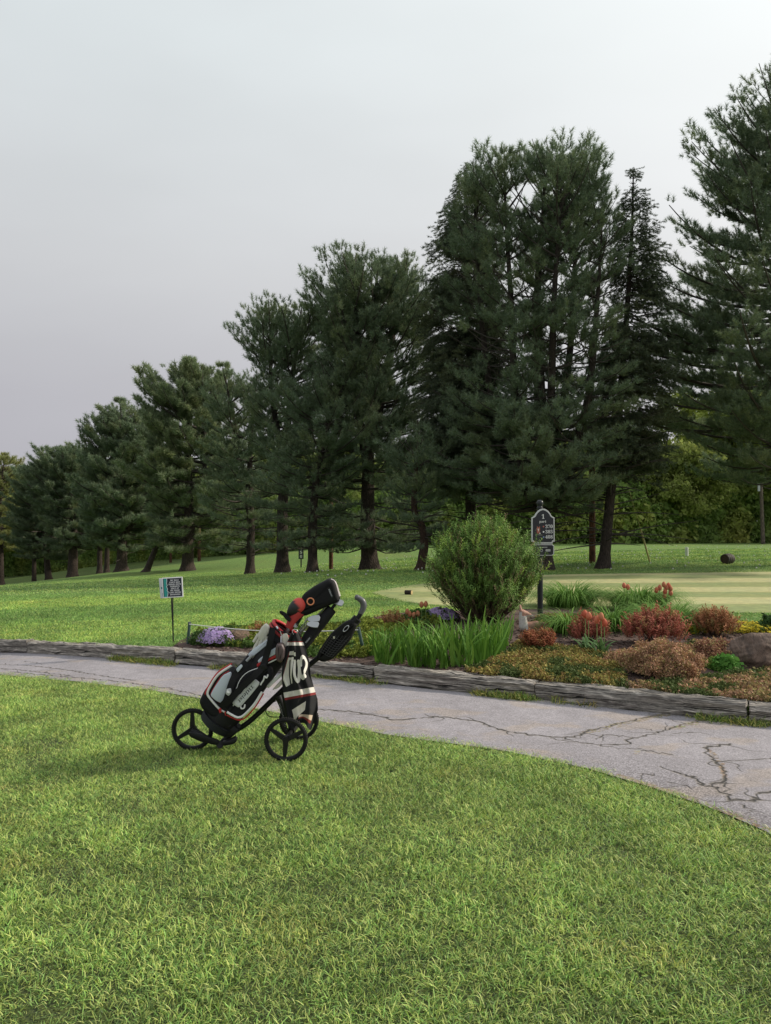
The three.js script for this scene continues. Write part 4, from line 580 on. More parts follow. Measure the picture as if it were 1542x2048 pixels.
// ---------- signs, stakes, poles, markers ----------
const mBlack = M([.014, .014, .016], .45), mBlackSoft = M([.010, .010, .011], .8), mSteel = M([.62, .63, .65], .28, { metalness: 1 }), mWhite = M([.72, .72, .71], .6);
function board(shape, depth, bev = .004) { return new THREE.ExtrudeGeometry(shape, { depth, bevelEnabled: true, bevelSize: bev, bevelThickness: bev, bevelSegments: 2, curveSegments: 14 }); }
function faceGeo(shape) { const g = new THREE.ShapeGeometry(shape, 16); g.computeBoundingBox(); const b = g.boundingBox, P = g.attributes.position, uv = g.attributes.uv; for (let i = 0; i < P.count; i++) uv.setXY(i, (P.getX(i) - b.min.x) / (b.max.x - b.min.x), (P.getY(i) - b.min.y) / (b.max.y - b.min.y)); return g; }
const poly = pts => { const s = new THREE.Shape(); pts.forEach((p, i) => i ? s.lineTo(...p) : s.moveTo(...p)); s.closePath(); return s; };
{ // hole sign
  const p = groundAt(1081, 1229), k = -p.z / F, t = thing('hole_sign', 'black hole sign on a ball-topped post reading 1 par 4 with distances', 'sign', p); t.rotation.y = .06;
  const top = (1229 - 1020) * k; part('post', rod(V(0, -.05, -.02), V(0, top, -.02), 5.6 * k, 18), M([.030, .034, .038], .35), t);
  part('finial', new THREE.LatheGeometry([[0, 0], [6.4, 0], [6.4, 6], [5, 7.5], [5, 9], [6.2, 11], [7, 14.5], [6.2, 18], [4, 20.6], [0, 21.6]].map(q => new THREE.Vector2(q[0] * k, q[1] * k)), 22).translate(0, top - .01, -.02), M([.028, .031, .034], .3), t);
  const sh = (s) => { const o = new THREE.Shape(), w = 22.5 * s, y0 = -33 * s, y1 = 18 * s, c = 4; o.moveTo(-w + c, y0); o.lineTo(w - c, y0); o.quadraticCurveTo(w - c, y0 + c, w, y0 + c); o.lineTo(w, y1); o.quadraticCurveTo(w - 3, y1 + 1, w - 6.5, y1 + 4); o.quadraticCurveTo(w - 8, y1 + 8, w - 10, y1 + 10); o.quadraticCurveTo(w - 15, y1 + 17 * s, 0, y1 + 17.5 * s); o.quadraticCurveTo(-w + 15, y1 + 17 * s, -w + 10, y1 + 10); o.quadraticCurveTo(-w + 8, y1 + 8, -w + 6.5, y1 + 4); o.quadraticCurveTo(-w + 3, y1 + 1, -w, y1); o.lineTo(-w, y0 + c); o.quadraticCurveTo(-w + c, y0 + c, -w + c, y0); return o; };
  const mk = (shape, z, d) => { const g = board(shape, d, .6); return g; };
  const cy = (1229 - 1054) * k, cx = 3.5 * k;
  const bo = part('board', mk(sh(1), 0, 3).scale(k, k, k).translate(cx, cy, 5 * k), M([.58, .59, .58], .5), t);
  const map = canvasTex(512, 768, (g, w, h) => { g.fillStyle = '#24262c'; g.fillRect(0, 0, w, h); g.fillStyle = '#e6e6e2'; g.textAlign = 'center'; g.font = 'bold 150px serif'; g.fillText('1', w * .5, 205); g.font = 'bold 74px serif'; g.fillText('par4', w * .48, 300); g.textAlign = 'left'; g.font = 'bold 112px serif'; g.fillText('370', w * .60, 430); g.fillText('385', w * .60, 555); g.fillText('408', w * .60, 680);
    [['#b8695c', 395], ['#f2f2ee', 520], ['#7d94b4', 645]].forEach(([c, y]) => { g.fillStyle = c; g.beginPath(); g.arc(w * .52, y, 20, 0, 7); g.fill(); });
    g.fillStyle = '#a8604c'; g.beginPath(); g.moveTo(105, 375); g.lineTo(130, 410); g.lineTo(150, 410); g.lineTo(172, 372); g.lineTo(180, 450); g.lineTo(172, 560); g.lineTo(100, 560); g.lineTo(98, 450); g.fill(); g.fillStyle = '#e4dcd2'; g.beginPath(); g.moveTo(120, 445); g.lineTo(160, 445); g.lineTo(140, 520); g.fill(); g.beginPath(); g.arc(175, 555, 17, 0, 7); g.fill(); g.fillStyle = '#6f7466'; g.beginPath(); g.ellipse(150, 590, 95, 14, .1, 0, 7); g.fill(); g.strokeStyle = '#777a70'; g.lineWidth = 9; g.beginPath(); g.moveTo(60, 500); g.lineTo(100, 425); g.stroke(); });
  const f = part('lettered_face', faceGeo(sh(.93)).scale(k, k, k).translate(cx, cy + .2 * k, 8.75 * k), new THREE.MeshStandardMaterial({ map, roughness: .45 }), bo);
  const pl = poly([[-22, -8], [-18, -11], [18, -11], [22, -8], [22, 8], [18, 11], [-18, 11], [-22, 8]]), pl2 = poly([[-20.4, -7.6], [-17.4, -9.6], [17.4, -9.6], [20.4, -7.6], [20.4, 7.6], [17.4, 9.6], [-17.4, 9.6], [-20.4, 7.6]]);
  const map2 = canvasTex(512, 256, (g, w, h) => { g.fillStyle = '#1d1f24'; g.fillRect(0, 0, w, h); g.fillStyle = '#b9bab8'; for (let i = 0; i < 9; i++) g.fillRect(150 + i * 24, 44, 17, 26); g.fillStyle = '#9a9c9b'; g.beginPath(); g.arc(215, 140, 38, 0, 7); g.fill(); g.fillStyle = '#3a3c40'; g.beginPath(); g.arc(215, 140, 22, 0, 7); g.fill(); g.fillStyle = '#c9cac6'; g.fillRect(320, 112, 120, 52); for (let i = 0; i < 7; i++) { g.fillStyle = '#8a8c8b'; g.fillRect(165 + i * 15, 205, 10, 8); g.fillStyle = '#3d3f44'; if (i < 5) g.fillRect(332 + i * 21, 130, 13, 16); } });
  const cy2 = (1229 - 1100) * k, b2 = part('plaque', board(pl, 2.4, .5).scale(k, k, k).translate(cx, cy2, 5 * k), M([.50, .51, .50], .5), t); part('lettered_face', faceGeo(pl2).scale(k, k, k).translate(cx, cy2, 8.1 * k), new THREE.MeshStandardMaterial({ map: map2, roughness: .45 }), b2);
}
{ // two placards on wire stakes
  const map = canvasTex(512, 512, (g, w, h) => { g.fillStyle = '#e9eaec'; g.fillRect(0, 0, w, h); g.fillStyle = '#1b1f33'; g.fillRect(22, 22, w - 44, h - 44); g.fillStyle = '#2f9a94'; g.beginPath(); g.moveTo(24, 24); g.lineTo(118, 24); g.lineTo(120, 90); g.lineTo(108, 150); g.lineTo(126, 195); g.lineTo(104, 225); g.lineTo(130, 290); g.lineTo(112, 330); g.lineTo(140, 360); g.lineTo(128, 430); g.lineTo(118, h - 26); g.lineTo(24, h - 26); g.fill(); g.fillStyle = '#12343e'; g.fillRect(24, 24, 16, h - 48); g.strokeStyle = '#f4f4f4'; g.lineWidth = 11; g.beginPath(); g.moveTo(120, 24); g.lineTo(122, 90); g.lineTo(110, 150); g.lineTo(128, 195); g.lineTo(106, 228); g.lineTo(132, 290); g.lineTo(114, 332); g.lineTo(142, 360); g.lineTo(130, 430); g.lineTo(120, h - 26); g.stroke(); g.fillStyle = '#f2f2f2'; g.font = 'bold 50px sans-serif'; g.textAlign = 'center';
    ['90° RULE', 'CARTS MAY', 'TRAVEL ONTO', 'FAIRWAYS', 'ONLY AT', '90° FROM', 'CART PATHS', 'OR ROUGH'].forEach((s, i) => g.fillText(s, 315, 92 + i * 52, 320)); });
  const map2 = canvasTex(256, 256, (g, w, h) => { g.fillStyle = '#cfd4da'; g.fillRect(0, 0, w, h); g.fillStyle = '#2b7f80'; g.fillRect(18, 112, 220, 26); g.fillRect(30, 190, 200, 48); });
  const p = groundAt(345, 1286), k = -p.z / F;
  const mk = (label, cx, cy, w, h, rot, z, mp, foot) => { const t = thing('placard_sign', label, 'sign', p.clone().add(V(0, 0, z)), 'two placards on wire stakes'); const b = part('board', new RoundedBoxGeometry(w * k, h * k, .012, 3, .005), mWhite, t); b.position.set(cx * k, cy * k, 0); b.rotation.z = rot; const f = part('lettered_face', new THREE.PlaneGeometry(w * k * .985, h * k * .985), new THREE.MeshStandardMaterial({ map: mp, roughness: .45 }), b); f.position.z = .0085; part('stake', rod(V(foot[0] * k, -.1, -.012), V(foot[1] * k, (cy - h * .1) * k, -.012), .0075, 8), mBlack, t); };
  mk('dark blue and teal placard about where carts may drive, on a thin stake', 0.5, 111, 41, 40.5, .055, .012, map, [1.5, 0]);
  mk('pale placard half hidden behind the dark blue placard', -8.5, 110, 38, 40, .09, -.03, map2, [1, -5.5]);
}
{ // stakes and rope
  const a = groundAt(375, 1289), b = groundAt(731, 1310), ta = at(379, 1246, -a.z), tb = at(717, 1257, -b.z), mg = M([.035, .075, .065], .55), st = (label, p, t, w) => { const o = thing('rope_stake', label, 'stake', p, 'green rope stakes'), e = t.clone().sub(p); part('shaft', rod(V(0, -.05, 0).addScaledVector(e, -.06), e, .019, 12), mg, o); part('cap', rod(e, e.clone().multiplyScalar(1.045), .021, 12), M([.06, .07, .07], .4), o); };
  st('green stake leaning right, at the left end of the white rope', a, ta); st('green stake leaning left, beside the iris leaves', b, tb);
  const pts = []; for (let i = 0; i <= 10; i++) { const u = i / 10; pts.push(ta.clone().lerp(tb, u).add(V(0, -.05 * Math.sin(u * Math.PI) - .012, .02))); } const r = new THREE.Mesh(tube(pts, .0055, 7, 40), M([.70, .69, .66], .8)); r.name = 'barrier_rope'; scene.add(r); tag(r, 'thin white rope strung between the two green stakes', 'rope');
}
const poleTex = new THREE.MeshStandardMaterial({ map: bark, bumpMap: barkBump, bumpScale: .01, roughness: .95, color: rgb(1.15, .62, .36) }), poleGrey = new THREE.MeshStandardMaterial({ map: bark, roughness: .95, color: rgb(1.35, 1.28, 1.2) });
function pole(label, px, d, h, r, m, lean = 0, name = 'utility_pole') { const p = onGround(px, d), t = thing(name, label, 'pole', p, 'wooden poles'); part('shaft', tube([V(0, -.2, 0), V(lean * .5, h * .5, 0), V(lean, h, 0)], u => r * (1 - .25 * u), 12, 12), m, t); part('cap', rod(V(lean, h - .01, 0), V(lean, h + .03, 0), r * .76, 12), m, t); return t; }
pole('reddish-brown pole between the hole sign and the grey spruce trunk', 1185, 30, 9, .135, poleTex);
{ const t = pole('weathered grey pole near the right edge of the lawn', 1527, 60, 5.2, .16, poleGrey, -.15); part('bracket', new THREE.BoxGeometry(.16, .9, .12).translate(-.34, 4.7, .05), M([.4, .42, .45], .5), t); }
pole('short orange-brown post between the two middle trunks', 662, 37, 3.4, .11, poleTex, 0, 'wood_post'); pole('reddish post beside the broad flared pine', 398, 68, 3.2, .16, poleTex, 0, 'wood_post'); pole('thin reddish post left of the broad flared pine', 341, 74, 2.6, .13, poleTex, 0, 'wood_post');
{ const p = onGround(1301, 30), e = at(1281, 1058, 30).sub(p), m = new THREE.Mesh(merge([rod(V(0, -.05, 0), e, .035, 10), rod(e, e.clone().multiplyScalar(3.2), .009, 5)]), M([.34, .30, .10], .6)); m.name = 'guy_wire_guard'; m.position.copy(p); scene.add(m); tag(m, 'yellow guard on the slanting wire right of the spruce trunk', 'wire guard'); }
{ const p = onGround(1374, 36), m = new THREE.Mesh(new THREE.CylinderGeometry(.075, .075, .46, 16).translate(0, .23, 0), mWhite); m.name = 'marker_post'; m.position.copy(p); scene.add(m); tag(m, 'short white marker post on the lawn beyond the green', 'marker'); }
{ // barrel on its side
  const p = onGround(1456, 29), t = thing('wooden_barrel', 'small wooden barrel lying on the lawn beyond the green', 'barrel', p), prof = [[0, -.21], [.17, -.21], [.17, -.19], [.186, -.19], [.205, -.09], [.21, 0], [.205, .09], [.186, .19], [.17, .19], [.17, .21], [0, .21]];
  const wood = M([.20, .155, .115], .85, { map: woodGrey }); for (let i = 0; i < 16; i++) { const g = new THREE.LatheGeometry([[.178, -.205], [.197, -.1], [.204, 0], [.197, .1], [.178, .205], [.160, .205], [.16, -.205], [.178, -.205]].map(q => new THREE.Vector2(...q)), 2, i * Math.PI / 8, Math.PI / 8 - .02); const m = part('stave', g, wood, t); m.rotation.set(.0, .5, Math.PI / 2); m.position.y = .2; }
  for (const y of [-.15, -.06, .06, .15]) { const g = new THREE.TorusGeometry(.206 - Math.abs(y) * .12, .008, 6, 30); g.scale(1, 1, 2.4); g.rotateX(Math.PI / 2); const m = part('hoop', g.translate(0, y, 0), M([.09, .085, .08], .6), t); m.rotation.set(0, .5, Math.PI / 2); m.position.y = .2; }
  const hd = part('head', new THREE.CylinderGeometry(.165, .165, .36, 24), M([.24, .17, .11], .85, { map: woodGrey }), t); hd.rotation.set(0, .5, Math.PI / 2); hd.position.y = .2; void prof;
}
{ // distance board and tee marker
  const p = onGround(602, 44), k = 44 / F, map = canvasTex(128, 384, (g, w, h) => { g.fillStyle = '#2b3038'; g.fillRect(0, 0, w, h); g.fillStyle = '#ecece6'; g.font = 'bold 118px sans-serif'; g.textAlign = 'center'; ['1', '5', '0'].forEach((s, i) => g.fillText(s, w / 2, 112 + i * 122)); });
  const t = thing('distance_board', 'narrow black board with 150 beside the dark stout trunk', 'sign', p), top = at(602, 1091, 44).y - p.y, hh = 27 * k; part('board', new RoundedBoxGeometry(10 * k, hh, .05, 2, .01).translate(0, top - hh / 2, 0), mBlack, t); part('lettered_face', new THREE.PlaneGeometry(9.6 * k, hh * .97).translate(0, top - hh / 2, .028), new THREE.MeshStandardMaterial({ map, roughness: .5 }), t); part('post', rod(V(0, -.1, -.03), V(0, top - hh * .5, -.03), .04, 8), mBlack, t);
  const q = groundAt(817, 1190), t2 = thing('tee_marker', 'short log tee marker on the pale tee, left of the bush', 'tee marker', q.add(V(0, .012, 0))); const lg = part('log', new THREE.CylinderGeometry(.045, .047, .15, 14).rotateZ(Math.PI / 2).translate(0, .045, 0), mBark, t2); part('cut_end', new THREE.CylinderGeometry(.044, .044, .004, 14).rotateZ(Math.PI / 2).translate(.0785, .045, 0), M([.45, .34, .16], .8), t2); t2.rotation.y = -.5; void lg;
}
{ // fox statue
  const p = groundAt(1066, 1264), k = -p.z / F, c = (px, py, z = 0) => V((px - 1066) * k, (1264 - py) * k, z * k);
  const bones = [[c(1047, 1252), 9, c(1046, 1234), 7.5], [c(1046, 1236), 7.5, c(1045, 1226), 6.5], [c(1046, 1226), 6.6, c(1053, 1228), 5.2], [c(1053, 1228.5), 5, c(1064, 1231), 2.3], [c(1041, 1221, 4), 2.8, c(1039, 1211, 5), 1.3], [c(1043, 1221, -4), 2.8, c(1042, 1211, -5), 1.3], [c(1050, 1254), 9, c(1072, 1252), 10], [c(1072, 1252), 10, c(1089, 1254), 9.5], [c(1088, 1257, 6), 7.5, c(1098, 1258, 4), 5], [c(1054, 1258, 6), 5, c(1068, 1262, 8), 3.2], [c(1054, 1258, -6), 5, c(1066, 1262, -8), 3.2], [c(1098, 1259, 3), 5, c(1080, 1262, 10), 3.6], [c(1084, 1258, 8), 5.5, c(1074, 1262, 9), 3.2]].map(b => [b[0], b[1] * k, b[2], b[3] * k]);
  const N = 64, S = 40 * k, o = V(0, 27 * k, 0), mc = new MarchingCubes(N, M([1, 1, 1]), false, false, 60000); mc.isolation = 0;
  const sd = q => { let s = 1e9; for (const [a, ra, b, rb] of bones) { const ab = b.clone().sub(a), t = clamp(q.clone().sub(a).dot(ab) / ab.lengthSq(), 0, 1), d = q.distanceTo(a.clone().addScaledVector(ab, t)) - lerp(ra, rb, t), K = 2.2 * k; if (s > 1e8) s = d; else { const h = clamp(.5 + .5 * (d - s) / K, 0, 1); s = lerp(d, s, h) - K * h * (1 - h); } } return s; };
  for (let z = 0; z < N; z++) for (let y = 0; y < N; y++) for (let x = 0; x < N; x++) mc.field[x + y * N + z * N * N] = -sd(V((x / N * 2 - 1) * S, (y / N * 2 - 1) * S, (z / N * 2 - 1) * S).add(o));
  mc.update(); const n = mc.count, g = new THREE.BufferGeometry(); const P = new Float32Array(n * 3); for (let i = 0; i < n; i++) { P[i * 3] = mc.positionArray[i * 3] * S + o.x; P[i * 3 + 1] = mc.positionArray[i * 3 + 1] * S + o.y; P[i * 3 + 2] = mc.positionArray[i * 3 + 2] * S + o.z; } g.setAttribute('position', new THREE.BufferAttribute(P, 3)); let gg = mergeVertices(g, 1e-5); gg.computeVertexNormals();
  colored(gg, (x, y, z) => { const X = x / k + 1066, Y = 1264 - y / k, n = .9 + .12 * n3(x * 40, y * 40, z * 40); if (X < 1054 && Y > 1231 || (X > 1052 && Y > 1230.5 && Y < 1236) || (X < 1043 && Y > 1222 && Y < 1232)) return [.56 * n, .54 * n, .50 * n]; if (X > 1062.5 && Y < 1234) return [.05, .04, .04]; const s = .5 + .5 * n3(x * 14, y * 14, z * 14); return [lerp(.46, .40, s) * n, lerp(.26, .21, s) * n, lerp(.20, .15, s) * n]; });
  const m = new THREE.Mesh(gg, M([1, 1, 1], .75, { vertexColors: true })); m.name = 'fox_statue'; m.position.copy(p); scene.add(m); tag(m, 'painted fox statue lying beneath the round bush', 'statue');
  if (gg.index && gg.attributes.normal) { /* outward normals */ }
}
{ // dandelions on the far lawn
  const R = rng(301), g = new THREE.IcosahedronGeometry(.03, 1), ms = []; for (let i = 0; i < 260; i++) { const px = lerp(560, 1542, R()), d = lerp(24, 52, R()), p = onGround(px, d); if (inGreen(p.x, p.z)) continue; ms.push(new THREE.Matrix4().makeTranslation(p.x, p.y + .10, p.z)); } inst('dandelion_clocks', g, M([.5, .5, .45], 1), ms, null, scene, 'white dandelion heads dotted over the far lawn', 'dandelions');
}

// ---------- push cart, golf bag, clubs ----------
const CD = 5.33, cartPos = V(-.657, nearH(-.657), -CD);
const C = (px, py, w = 0) => at(px, py, CD - w).sub(cartPos);
const mRubber = M([.012, .012, .012], .75), mPlastic = M([.012, .012, .013], .42), mTube = M([.014, .014, .015], .32), mRim = M([.014, .014, .015], .38);
function sil(pts, w0, th, bev = .008, ox) { // solid with a rounded edge from an outline drawn in the side plane
  const q = pts.map(p => C(p[0], p[1], w0)).map(v => ox ? v.sub(ox) : v), s = new THREE.Shape(); const n = q.length; const mid = (a, b) => [(a.x + b.x) / 2, (a.y + b.y) / 2];
  const K = .26; q.forEach((v, i) => { const p = q[(i + n - 1) % n], e = q[(i + 1) % n], a = [lerp(v.x, p.x, K), lerp(v.y, p.y, K)], b = [lerp(v.x, e.x, K), lerp(v.y, e.y, K)]; if (!i) s.moveTo(...a); else s.lineTo(...a); s.quadraticCurveTo(v.x, v.y, ...b); }); s.closePath();
  const g = new THREE.ExtrudeGeometry(s, { depth: th, bevelEnabled: true, bevelSize: bev, bevelThickness: bev, bevelOffset: -bev, bevelSegments: 4, curveSegments: 5 }); g.translate(0, 0, w0 - (ox ? ox.z : 0)); return toCreasedNormals(g, .7);
}
const cart = thing('push_cart', 'black three-wheeled golf push cart standing on the lawn', 'golf cart', cartPos);
function wheel(x, z, R0, spokeTurn, label) {
  const w = new THREE.Group(); w.name = 'wheel'; w.position.set(x, R0, z); cart.add(w); if (label) w.userData.label = label;
  const tg = new THREE.TorusGeometry(R0 - .013, .0135, 12, 64); tg.scale(1, 1, 1.35); part('tyre', tg, mRubber, w);
  const tr = []; for (let i = 0; i < 60; i++) { const b = new THREE.BoxGeometry(.006, .005, .030); b.translate(0, R0 - .0005, 0); b.rotateZ(i / 60 * 6.2832); tr.push(b); } part('tread', merge(tr), mRubber, w);
  part('rim', new THREE.LatheGeometry([[R0 - .027, -.013], [R0 - .018, -.015], [R0 - .020, 0], [R0 - .018, .015], [R0 - .027, .013], [R0 - .029, 0], [R0 - .027, -.013]].map(q => new THREE.Vector2(...q)), 64).rotateX(Math.PI / 2), mRim, w);
  for (let i = 0; i < 3; i++) { const s = new THREE.Shape(); s.moveTo(-.017, 0); s.lineTo(-.009, R0 - .024); s.lineTo(.009, R0 - .024); s.lineTo(.017, 0); s.closePath(); const g = new THREE.ExtrudeGeometry(s, { depth: .010, bevelEnabled: true, bevelSize: .003, bevelThickness: .004, bevelSegments: 2 }); g.translate(0, 0, -.005); g.rotateZ(spokeTurn + i * 2.0944); part('spoke', g, mRim, w); }
  part('hub', new THREE.CylinderGeometry(.022, .026, .05, 20).rotateX(Math.PI / 2), mPlastic, w);
}
const RW = .147, nx = C(572, 1478, .25).x;
wheel(nx, .25, RW, -.55 - 1.5708 + 1.0, 'near rear wheel'); wheel(nx + .03, -.25, RW, .4, 'far rear wheel'); const fx = C(385, 1466, .0).x; wheel(fx, .0, RW, 0.02, 'front wheel');
part('axle', merge([rod(V(nx, RW, .22), V(nx + .03, RW, -.22), .013, 12), rod(V(nx + .005, RW, .06), V(nx + .02, RW, -.12), .03, 14)]), mTube, cart);
part('frame', merge([tube([C(462, 1466), C(500, 1442), C(560, 1385), C(607, 1340), C(640, 1312), C(690, 1262)], .019, 12, 40), tube([C(566, 1385, .035), C(577, 1440, .045), V(nx + .01, RW + .03, .1)], .014, 10, 14), tube([C(566, 1385, -.035), C(577, 1440, -.045), V(nx + .02, RW + .03, -.1)], .014, 10, 14)]), mTube, cart);
part('rear_strut', rod(C(556, 1392, 0), V(nx + .015, RW + .01, 0), .024, 14), M([.035, .036, .038], .3), cart);
{ const st = canvasTex(64, 512, (g, w, h) => { g.fillStyle = '#161618'; g.fillRect(0, 0, w, h); g.fillStyle = '#9d9ea0'; for (let i = 0; i < 16; i++) g.fillRect(16 + (i % 3) * 4, 40 + i * 27, 26 - (i % 2) * 8, 15); }); const a = C(558, 1400, .026), b = C(573, 1462, .026), d = b.clone().sub(a), g = new THREE.PlaneGeometry(.02, d.length() * .9); g.applyMatrix4(new THREE.Matrix4().makeRotationZ(Math.atan2(d.x, -d.y))); const m = part('printed_strip', g, new THREE.MeshStandardMaterial({ map: st, roughness: .4 }), cart); m.position.copy(a.add(b).multiplyScalar(.5)); }
part('front_arm', merge([tube([V(fx, RW, .035), C(405, 1472, .04), C(440, 1488, .03)], .017, 10, 16), tube([V(fx, RW, -.035), C(405, 1470, -.04), C(440, 1486, -.03)], .015, 10, 16), rod(C(440, 1489, -.05), C(440, 1489, .06), .026, 18), rod(C(440, 1489, 0), C(472, 1458, 0), .021, 12)]), mPlastic, cart);
part('arm_cover', sil([[378, 1463], [400, 1466], [440, 1480], [436, 1490], [400, 1482], [380, 1472]], .05, .012, .004), mPlastic, cart);
part('foot_brake', sil([[446, 1480], [462, 1476], [472, 1470], [476, 1479], [470, 1484], [450, 1488]], .02, .05, .006), mPlastic, cart);
part('lower_bracket', merge([sil([[440, 1440], [470, 1440], [486, 1452], [470, 1466], [450, 1466]], -.05, .1, .008), rod(C(457, 1447, -.09), C(457, 1447, .09), .022, 16), rod(C(478, 1452, -.08), C(478, 1452, .08), .014, 12)]), mPlastic, cart);
part('upper_cradle', merge([tube([C(585, 1345, -.17), C(604, 1347, 0), C(585, 1345, .17)], .012, 8, 20), rod(C(607, 1343, -.03), C(607, 1343, .03), .035, 14)]), mPlastic, cart);
const hg = part('handle', merge([tube([C(690, 1262), C(708, 1243), C(719, 1231), C(725, 1218)], .017, 12, 24)]), mTube, cart);
part('grip', tube([C(721, 1227), C(727, 1214), C(725, 1203), C(715, 1195)], u => .0215 - .002 * Math.cos(u * 6), 14, 24), M([.09, .092, .098], .35), hg); part('grip_end', new THREE.SphereGeometry(.021, 14, 10).translate(...C(714.5, 1195).toArray()), M([.10, .10, .105], .4), hg);
{ // console pouch of black netting on the handle
  const mNet = M([.008, .008, .008], .8), ps = part('console_pouch', sil([[706, 1236], [716, 1246], [711, 1258], [703, 1276], [686, 1296], [665, 1316], [648, 1321], [632, 1314], [640, 1298], [660, 1268], [688, 1244]], -.045, .066, .026), mNet, cart);
  const nt = []; for (let i = 0; i < 9; i++) { const t = i / 8; nt.push(tube([C(lerp(664, 640, t), lerp(1272, 1302, t), .048), C(lerp(684, 655, t), lerp(1282, 1312, t), .05), C(lerp(698, 664, t), lerp(1278, 1314, t), .045)], .0018, 4, 10)); } for (let i = 0; i < 6; i++) { const t = i / 5; nt.push(tube([C(lerp(664, 700, t), lerp(1270, 1272, t), .048), C(lerp(648, 680, t), lerp(1292, 1296, t), .05), C(lerp(640, 664, t), lerp(1306, 1314, t), .047)], .0018, 4, 10)); } part('netting', merge(nt), M([.05, .05, .052], .7), ps);
  const cupP = C(708, 1244, 0), ax = C(714, 1238, 0).sub(C(690, 1262, 0)).normalize(); const cg = new THREE.LatheGeometry([[.030, -.07], [.034, .03], [.037, .035], [.033, .037], [.029, .03], [.026, -.06], [0, -.065]].map(q => new THREE.Vector2(...q)), 24); cg.applyMatrix4(mtx(cupP, ax, 0, 1)); part('cup_holder', cg, mPlastic, ps);
  const em = new THREE.TorusGeometry(.026, .0035, 8, 28); em.scale(.45, 1, 1); const e = part('emblem', em, M([.55, .57, .6], .35), ps); e.position.copy(C(692, 1257, .050)); e.rotation.z = -.75;
  part('loose_ball_tool', new THREE.BoxGeometry(.012, .016, .004).translate(...C(668, 1275, .050).toArray()), M([.5, .48, .38], .6), ps);
}
part('brake_cable', tube([C(560, 1398, .05), C(541, 1408, .06), C(532, 1422, .06), C(540, 1433, .06), C(566, 1434, .06)], .0032, 6, 40), mBlackSoft, cart);

// golf bag
const bagO = C(450, 1440, 0), bag = thing('golf_bag', 'black, white and red golf bag strapped on the push cart', 'golf bag', cartPos.clone().add(bagO));
const B = (px, py, w = 0) => C(px, py, w).sub(bagO);
const cloth = dataTex(128, 128, (u, v, i, j) => { const k = .5 + .25 * ((i + j) % 2) + .2 * tnoise(u, v, 30, 2); return [k, k, k]; }, false); cloth.repeat.set(30, 30);
const mBag = M([.009, .009, .011], .75, { bumpMap: cloth, bumpScale: .001 }), mBagGrey = M([.022, .024, .030], .6), mPanel = M([.55, .60, .68], .55), mPipe = M([.74, .74, .73], .5), mRed = M([.48, .022, .025], .55), mRedDark = M([.30, .02, .02], .6);
const axA = B(434, 1444), axB = B(575, 1263), AX = axB.clone().sub(axA), AL = AX.length(), AXn = AX.clone().normalize(), PRn = V(AXn.y, -AXn.x, 0);   // PRn points down and to the right of the picture, across the bag
{
  const seg = 28, nr = 20, pos = [], idx = []; const prof = [[0, .10, .11], [.02, .118, .125], [.12, .128, .135], [.4, .132, .138], [.75, .122, .135], [.93, .122, .135], [1, .126, .138]];
  for (let j = 0; j <= nr; j++) { const t = j / nr, a = interp(prof, t, 1), b = interp(prof, t, 2); for (let i = 0; i <= seg; i++) { const th = i / seg * 6.2832, wr = 1 + .012 * n3(Math.cos(th) * 2, t * 7, Math.sin(th) * 2), p = axA.clone().addScaledVector(AX, t).addScaledVector(PRn, Math.cos(th) * a * wr); p.z += Math.sin(th) * b * wr; pos.push(p.x, p.y, p.z); if (i < seg && j < nr) { const k = j * (seg + 1) + i; idx.push(k, k + seg + 1, k + 1, k + 1, k + seg + 1, k + seg + 2); } } }
  const g = new THREE.BufferGeometry(); g.setAttribute('position', new THREE.Float32BufferAttribute(pos, 3)); g.setAttribute('uv', new THREE.Float32BufferAttribute(pos.flatMap((v, i) => i % 3 === 2 ? [] : [v]), 2)); g.setIndex(idx); g.computeVertexNormals(); part('body', g, new THREE.MeshStandardMaterial({ color: rgb(.009, .009, .011), roughness: .8, side: THREE.DoubleSide }), bag);
}
const oval = (t, a, b, r, m, name, n = 48) => { const pts = []; for (let i = 0; i < n; i++) { const th = i / n * 6.2832, p = axA.clone().addScaledVector(AX, t).addScaledVector(PRn, Math.cos(th) * a); p.z += Math.sin(th) * b; pts.push(p); } return part(name, tube(pts, r, 8, 96, true), m, bag); };
oval(1.0, .124, .136, .012, mRed, 'red_collar'); oval(.965, .128, .14, .010, mRedDark, 'collar_trim'); oval(.90, .126, .138, .006, mBlackSoft, 'collar_band');
part('divider', merge([rod(axB.clone().addScaledVector(PRn, -.11).addScaledVector(AXn, -.01), axB.clone().addScaledVector(PRn, .11).addScaledVector(AXn, -.01), .008, 8), rod(axB.clone().add(V(0, 0, -.12)).addScaledVector(AXn, -.01), axB.clone().add(V(0, 0, .12)).addScaledVector(AXn, -.01), .008, 8)]), mBlackSoft, bag);
{ const g = new THREE.CylinderGeometry(.132, .118, .055, 28); g.scale(1, 1, 1.06); g.applyMatrix4(mtx(axA.clone().addScaledVector(AXn, .0), AXn, 0, 1)); part('base', g, mBagGrey, bag); }
part('lift_handle', tube([B(566, 1228, .02), B(562, 1224, .05), B(572, 1230, .08), B(580, 1240, .09)].map(v => v), .012, 8, 20), mBlackSoft, bag);
